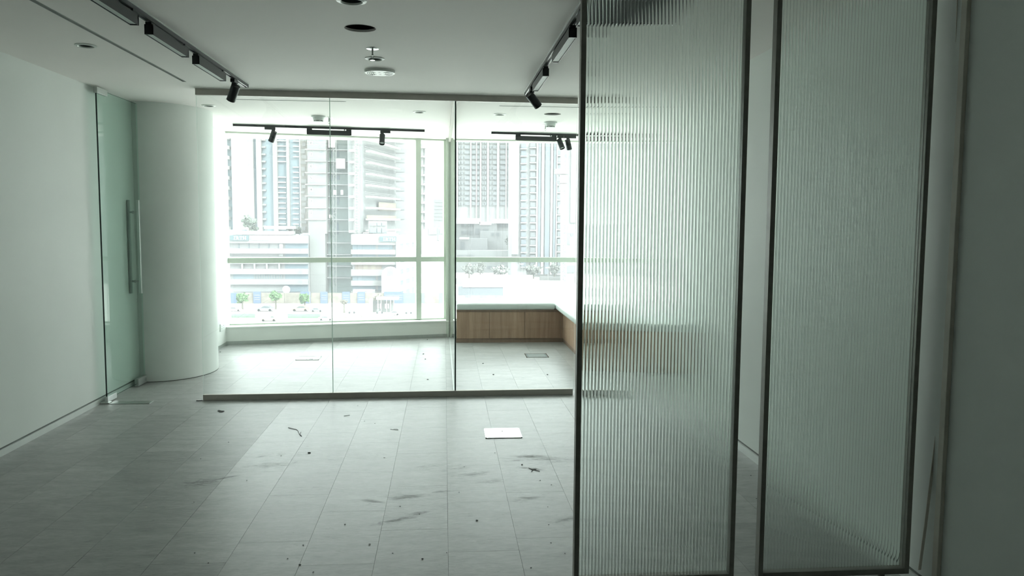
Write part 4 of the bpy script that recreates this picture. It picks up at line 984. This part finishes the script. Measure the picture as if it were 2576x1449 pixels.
lamp_post(1378, 674, 745, 300, 'smaller lamp post near the crane')
# verges
def verge(a, b, c, d, mt_, h, label, cat, name):
    p, q, s, t = ground(a, d, ZS), ground(b, d, ZS), ground(b, c, ZS), ground(a, c, ZS)
    V = [(v.x, v.y, ZS+.01) for v in (p, q, s, t)]+[(v.x, v.y, ZS+h) for v in (p, q, s, t)]
    o = MB().add(V, [(3, 2, 1, 0), (4, 5, 6, 7), (0, 1, 5, 4), (1, 2, 6, 5), (2, 3, 7, 6), (3, 0, 4, 7)]).build(name, mt_, origin=(p.x, p.y, ZS+.01)); return tag(o, label, cat)
verge(578, 826, 786, 794, O_EARTH, .15, 'tan planted strip between the two carriageways', 'verge', 'earth_strip')
verge(840, 910, 794, 800, O_EARTH, .2, 'tan flower bed right of the partition glass joint', 'verge', 'earth_strip')
verge(912, 990, 793, 800, O_CONC, .5, 'low grey kerb wall below the white saloon car', 'kerb', 'kerb_wall')
verge(1000, 1044, 794, 800, O_EARTH, .2, 'small tan bed near the window mullion', 'verge', 'earth_strip')
verge(582, 642, 795, 800, O_HEDGE, .6, 'green hedge strip at the lower left of the street', 'hedge', 'hedge_strip')
verge(724, 806, 795.5, 801, O_HEDGE, .6, 'longer green hedge strip in the middle of the street', 'hedge', 'hedge_strip')
# vehicles
def car(px, base, length_px, mt_, label, face=1, van=False):
    p = ground(px, base, ZS); Y = p.y; L = length_px/2000*Y; k = L/4.6
    r = empty('car', (p.x, Y, ZS), 0, label, 'van' if van else 'car')
    Hc = 1.5*k if not van else 2.0*k; hw = .9*k
    if van: prof = [(-.5, .25), (.5, .25), (.5, .8), (.42, .95), (.25, 1.5), (.18, Hc/k), (-.5, Hc/k)]
    else: prof = [(-.5, .28), (.5, .28), (.5, .68), (.46, .80), (.24, .90), (.08, 1.42), (.02, Hc/k), (-.22, Hc/k), (-.38, 1.05), (-.5, .98)]
    pts = [(face*x*L, z*k) for x, z in prof]; n_ = len(pts)
    V = [(x, -hw, z) for x, z in pts]+[(x, hw, z) for x, z in pts]
    MB().add(V, [tuple(range(n_)), tuple(range(n_, 2*n_))[::-1]]+[(i, (i+1) % n_, n_+(i+1) % n_, n_+i) for i in range(n_)]).build('body', mt_, r, local=True)
    wv = [(.30, 1.0), (.24, 1.42), (.10, 1.42), (.10, 1.0)] if van else [(.19, .95), (.06, 1.36), (-.2, 1.36), (-.33, 1.0)]
    if van: wv = [(.36, 1.05), (.25, 1.45), (.14, 1.45), (.14, 1.05)]
    q = [(face*x*L, -hw-.01, z*k) for x, z in wv]+[(face*x*L, -hw+.03, z*k) for x, z in wv]
    MB().add(q, [(0, 1, 2, 3), (7, 6, 5, 4), (0, 4, 5, 1), (1, 5, 6, 2), (2, 6, 7, 3), (3, 7, 4, 0)]).build('side_window', O_CARG, r, local=True)
    for sx in (-.3, .31):
        for sy in (-1, 1): MB().lathe([(0, 0), (.33*k, 0), (.33*k, .2*k), (0, .2*k)], (face*sx*L, sy*(hw-.1*k)-.1*k, .33*k), (0, 1, 0), 14).build('wheel', O_TYRE, r, local=True)
    return r
car(590, 783, 34, O_CARW, 'white car partly cut by the left window edge')
car(667, 783, 44, O_CARS, 'silver hatchback on the far carriageway', -1)
car(756, 783, 44, O_CARB, 'pale beige car behind the green hedge strip', -1)
car(797, 784, 30, O_CARS, 'low grey car roof at the end of the tan strip')
car(677, 808, 42, O_CARB, 'cream van on the near carriageway', 1, True)
car(820, 806, 36, O_CARW, 'white car on the near carriageway by the glass joint', 1)
car(990, 793, 34, O_CARW, 'white saloon car beyond the kerb wall', -1)
def bike(px, base, label):
    p = ground(px, base, ZS); r = empty('motorcycle', (p.x, p.y, ZS), 0, label, 'motorcycle')
    for x in (-.65, .65): MB().lathe([(0, 0), (.3, 0), (.3, .12), (0, .12)], (x, -.06, .3), (0, 1, 0), 12).build('wheel', O_TYRE, r, local=True)
    MB().box(-.6, .5, -.15, .15, .4, .85, .05).build('body', O_CONC2, r, local=True)
    MB().box(-.75, -.15, -.25, .25, .85, 1.4, .05).build('delivery_box', O_GREENH, r, local=True)
    MB().bar((.5, 0, .5), (.4, 0, 1.2), .08).bar((.4, -.3, 1.2), (.4, .3, 1.2), .06).build('handlebar', O_TYRE, r, local=True)
bike(885, 789, 'parked motorcycle with a box, left of the bus shelter'); bike(955, 790, 'motorcycle parked before the bus shelter'); bike(1028, 790, 'motorcycle parked left of the window mullion')

# hazy towers at the right
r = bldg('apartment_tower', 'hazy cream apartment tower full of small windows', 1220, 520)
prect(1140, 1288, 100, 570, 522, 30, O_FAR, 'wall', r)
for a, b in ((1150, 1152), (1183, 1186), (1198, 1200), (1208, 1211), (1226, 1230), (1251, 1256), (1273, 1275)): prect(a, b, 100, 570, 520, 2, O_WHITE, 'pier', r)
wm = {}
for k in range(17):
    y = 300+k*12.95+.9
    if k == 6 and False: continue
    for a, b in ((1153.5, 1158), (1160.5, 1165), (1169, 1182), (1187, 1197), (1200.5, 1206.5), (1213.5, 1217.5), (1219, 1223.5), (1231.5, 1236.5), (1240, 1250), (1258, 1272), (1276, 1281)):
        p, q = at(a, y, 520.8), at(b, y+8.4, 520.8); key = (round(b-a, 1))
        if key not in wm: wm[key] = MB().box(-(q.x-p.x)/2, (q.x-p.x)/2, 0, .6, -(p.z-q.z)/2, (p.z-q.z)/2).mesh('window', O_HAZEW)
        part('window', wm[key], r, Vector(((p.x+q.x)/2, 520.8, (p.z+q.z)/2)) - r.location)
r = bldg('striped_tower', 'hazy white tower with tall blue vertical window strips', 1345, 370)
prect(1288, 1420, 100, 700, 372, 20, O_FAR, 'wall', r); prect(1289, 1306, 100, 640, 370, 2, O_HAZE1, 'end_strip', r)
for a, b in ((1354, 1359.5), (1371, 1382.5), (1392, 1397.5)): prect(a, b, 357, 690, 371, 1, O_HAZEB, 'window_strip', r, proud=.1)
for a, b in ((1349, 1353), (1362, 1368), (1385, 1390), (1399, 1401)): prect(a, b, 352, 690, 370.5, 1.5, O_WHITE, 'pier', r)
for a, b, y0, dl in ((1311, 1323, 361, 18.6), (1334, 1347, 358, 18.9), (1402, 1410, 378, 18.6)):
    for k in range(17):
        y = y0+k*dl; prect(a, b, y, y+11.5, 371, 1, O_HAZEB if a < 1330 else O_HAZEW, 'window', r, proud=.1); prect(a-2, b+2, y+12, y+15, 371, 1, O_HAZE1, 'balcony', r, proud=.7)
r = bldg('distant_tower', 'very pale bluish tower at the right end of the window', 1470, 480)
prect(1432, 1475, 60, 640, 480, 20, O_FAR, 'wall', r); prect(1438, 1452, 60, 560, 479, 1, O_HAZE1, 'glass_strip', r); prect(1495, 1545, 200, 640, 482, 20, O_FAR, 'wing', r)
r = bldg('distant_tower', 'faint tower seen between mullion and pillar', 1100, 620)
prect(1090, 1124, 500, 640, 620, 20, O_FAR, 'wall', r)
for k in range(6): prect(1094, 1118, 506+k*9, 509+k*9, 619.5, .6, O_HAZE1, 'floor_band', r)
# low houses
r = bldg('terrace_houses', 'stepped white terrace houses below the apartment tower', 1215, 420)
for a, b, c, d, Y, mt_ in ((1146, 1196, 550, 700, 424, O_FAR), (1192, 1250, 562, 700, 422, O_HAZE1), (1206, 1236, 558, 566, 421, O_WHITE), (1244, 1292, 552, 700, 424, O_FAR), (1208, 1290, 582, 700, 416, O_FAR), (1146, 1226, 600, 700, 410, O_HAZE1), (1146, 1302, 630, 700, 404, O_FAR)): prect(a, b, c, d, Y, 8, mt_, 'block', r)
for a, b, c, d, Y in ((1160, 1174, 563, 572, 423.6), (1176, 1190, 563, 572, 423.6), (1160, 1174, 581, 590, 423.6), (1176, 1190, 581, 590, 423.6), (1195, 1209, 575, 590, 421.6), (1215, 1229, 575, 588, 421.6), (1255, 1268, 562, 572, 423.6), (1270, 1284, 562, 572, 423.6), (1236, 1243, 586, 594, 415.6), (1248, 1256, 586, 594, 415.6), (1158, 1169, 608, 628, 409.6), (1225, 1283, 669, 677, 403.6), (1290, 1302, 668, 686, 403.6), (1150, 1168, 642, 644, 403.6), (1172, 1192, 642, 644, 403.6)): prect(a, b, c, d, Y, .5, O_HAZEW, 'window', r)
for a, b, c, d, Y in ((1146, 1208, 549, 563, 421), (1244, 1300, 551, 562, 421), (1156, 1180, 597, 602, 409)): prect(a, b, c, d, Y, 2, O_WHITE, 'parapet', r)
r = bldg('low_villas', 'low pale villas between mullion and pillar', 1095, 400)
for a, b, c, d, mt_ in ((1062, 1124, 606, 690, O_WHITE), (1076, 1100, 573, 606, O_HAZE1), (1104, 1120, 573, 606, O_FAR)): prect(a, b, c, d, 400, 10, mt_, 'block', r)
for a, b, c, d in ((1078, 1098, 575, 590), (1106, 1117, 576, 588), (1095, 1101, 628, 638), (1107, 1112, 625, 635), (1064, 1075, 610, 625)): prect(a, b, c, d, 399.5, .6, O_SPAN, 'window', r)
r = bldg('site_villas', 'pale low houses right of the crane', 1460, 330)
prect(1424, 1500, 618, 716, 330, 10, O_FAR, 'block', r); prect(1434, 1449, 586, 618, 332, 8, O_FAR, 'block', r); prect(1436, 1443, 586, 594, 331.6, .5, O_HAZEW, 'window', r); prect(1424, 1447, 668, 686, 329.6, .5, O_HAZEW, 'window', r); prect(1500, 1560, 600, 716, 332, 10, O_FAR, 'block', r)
# crane
r = bldg('tower_crane', 'white lattice tower crane mast at the right', 1418, 312, 'crane')
mb = MB(); A, B_ = 1411, 1424
for dY in (0, 2):
    for x in (A, B_): mb.bar(at(x, 400, 312+dY), at(x, 724, 312+dY), .22)
for k in range(32):
    y = 400+k*10; mb.bar(at(A if k % 2 else B_, y, 312), at(B_ if k % 2 else A, y+10, 312), .14); mb.bar(at(A, y, 312), at(B_, y, 312), .12)
mb.build('mast', O_WHITE, r)
mb = MB()
for x in (1411, 1427): mb.bar(at(x, 376, 312), at(x, 425, 312), .2)
for k in range(6): mb.bar(at(1411+16*(k % 2), 376+k*8, 312), at(1427-16*(k % 2), 384+k*8, 312), .14)
mb.build('top_frame', O_WHITE, r)
for a, b, c, d in ((1396, 1430, 425, 438), (1408, 1427, 440, 461), (1409, 1426, 462, 480), (1408, 1426, 515, 538)): prect(a, b, c, d, 311, 3, O_PALE, 'platform', r)
prect(1402, 1409, 444, 456, 310.5, 2, O_HAZEW, 'cab', r)
# site in front at the right
r = bldg('site_wall', 'long white site wall across the open ground', 1260, 350, 'wall')
prect(1184, 1340, 692, 706, 350, 1, O_WHITE, 'wall_panel', r); prect(1140, 1184, 700, 716, 328, 1, O_PALE, 'wall_panel', r); prect(1340, 1460, 708, 716, 328, 1, O_FAR, 'wall_panel', r); prect(1358, 1410, 697, 706, 350, 2, O_PALE, 'sand_bank', r)
r = bldg('grey_container', 'long grey-blue site container with a white roof', 1210, 277, 'container')
prect(1153, 1266, 721, 745, 277, 4, O_DARK, 'body', r); prect(1164, 1267, 719, 722.5, 276.6, 5, O_WHITE, 'roof', r)
r = bldg('road_barrier', 'row of grey and white road barriers before the container', 1210, 270, 'barrier')
r['label'] = 'row of grey and white road barriers before the container'
for k in range(6): prect(1150+k*19, 1168+k*19, 744, 750, 270, .8, O_HAZEW if k % 2 else O_WHITE, 'barrier_block', r)
for k, x in enumerate((1366, 1389, 1406, 1437)):
    p = ground(x, 748, ZS); tag(MB().box(p.x-.12, p.x+.12, p.y-.12, p.y+.12, ZS, ZS+.95).build('bollard', O_CONC2, origin=p), 'short grey bollard on the open white ground', 'bollard', 'bollards on the open ground')
p, q = ground(1298, 748, ZS), ground(1335, 748, ZS)
tag(MB().box(p.x, p.x+.1, p.y, p.y+.1, ZS, ZS+.95).box(q.x-.1, q.x, p.y, p.y+.1, ZS, ZS+.95).box(p.x, q.x, p.y, p.y+.1, ZS+.86, ZS+.95).box(p.x, q.x, p.y, p.y+.1, ZS+.2, ZS+.28).build('guard_barrier', O_CONC, origin=p), 'low grey pedestrian guard rail on the open ground', 'rail')

# the city goes on beyond what the window frames from here
for x, Y, wd, dp, hg, lab in ((150, 330, 46, 30, 95, 'hazy slab tower to the right of the visible city'), (215, 300, 40, 34, 120, 'tall hazy tower far to the right, seen through fluted glass'), (120, 520, 40, 30, 150, 'distant hazy tower to the right'),
                              (285, 360, 60, 40, 80, 'broad hazy block at the far right'), (-190, 340, 50, 36, 110, 'hazy tower left of the visible city'), (-270, 300, 60, 40, 85, 'broad hazy block at the far left'), (300, 180, 50, 50, 70, 'hazy block across the street to the right'), (-260, 170, 60, 50, 60, 'hazy block across the street to the left')):
    r = empty('distant_building', (x, Y, ZS), 0, lab, 'building')
    MB().box(x-wd/2, x+wd/2, Y, Y+dp, ZS, ZS+hg).build('wall', O_HAZE1, r)
    n_ = int(hg/7); mbw = MB().box(-wd*.45, wd*.45, -.2, 0, 0, 2.6).mesh('window_band', O_HAZEW)
    for k in range(n_): part('window_band', mbw, r, (0, 0, 4+k*7))
    MB().box(x-wd*.2, x+wd*.2, Y+5, Y+dp-5, ZS+hg, ZS+hg+4).build('roof_plant', O_PALE, r)
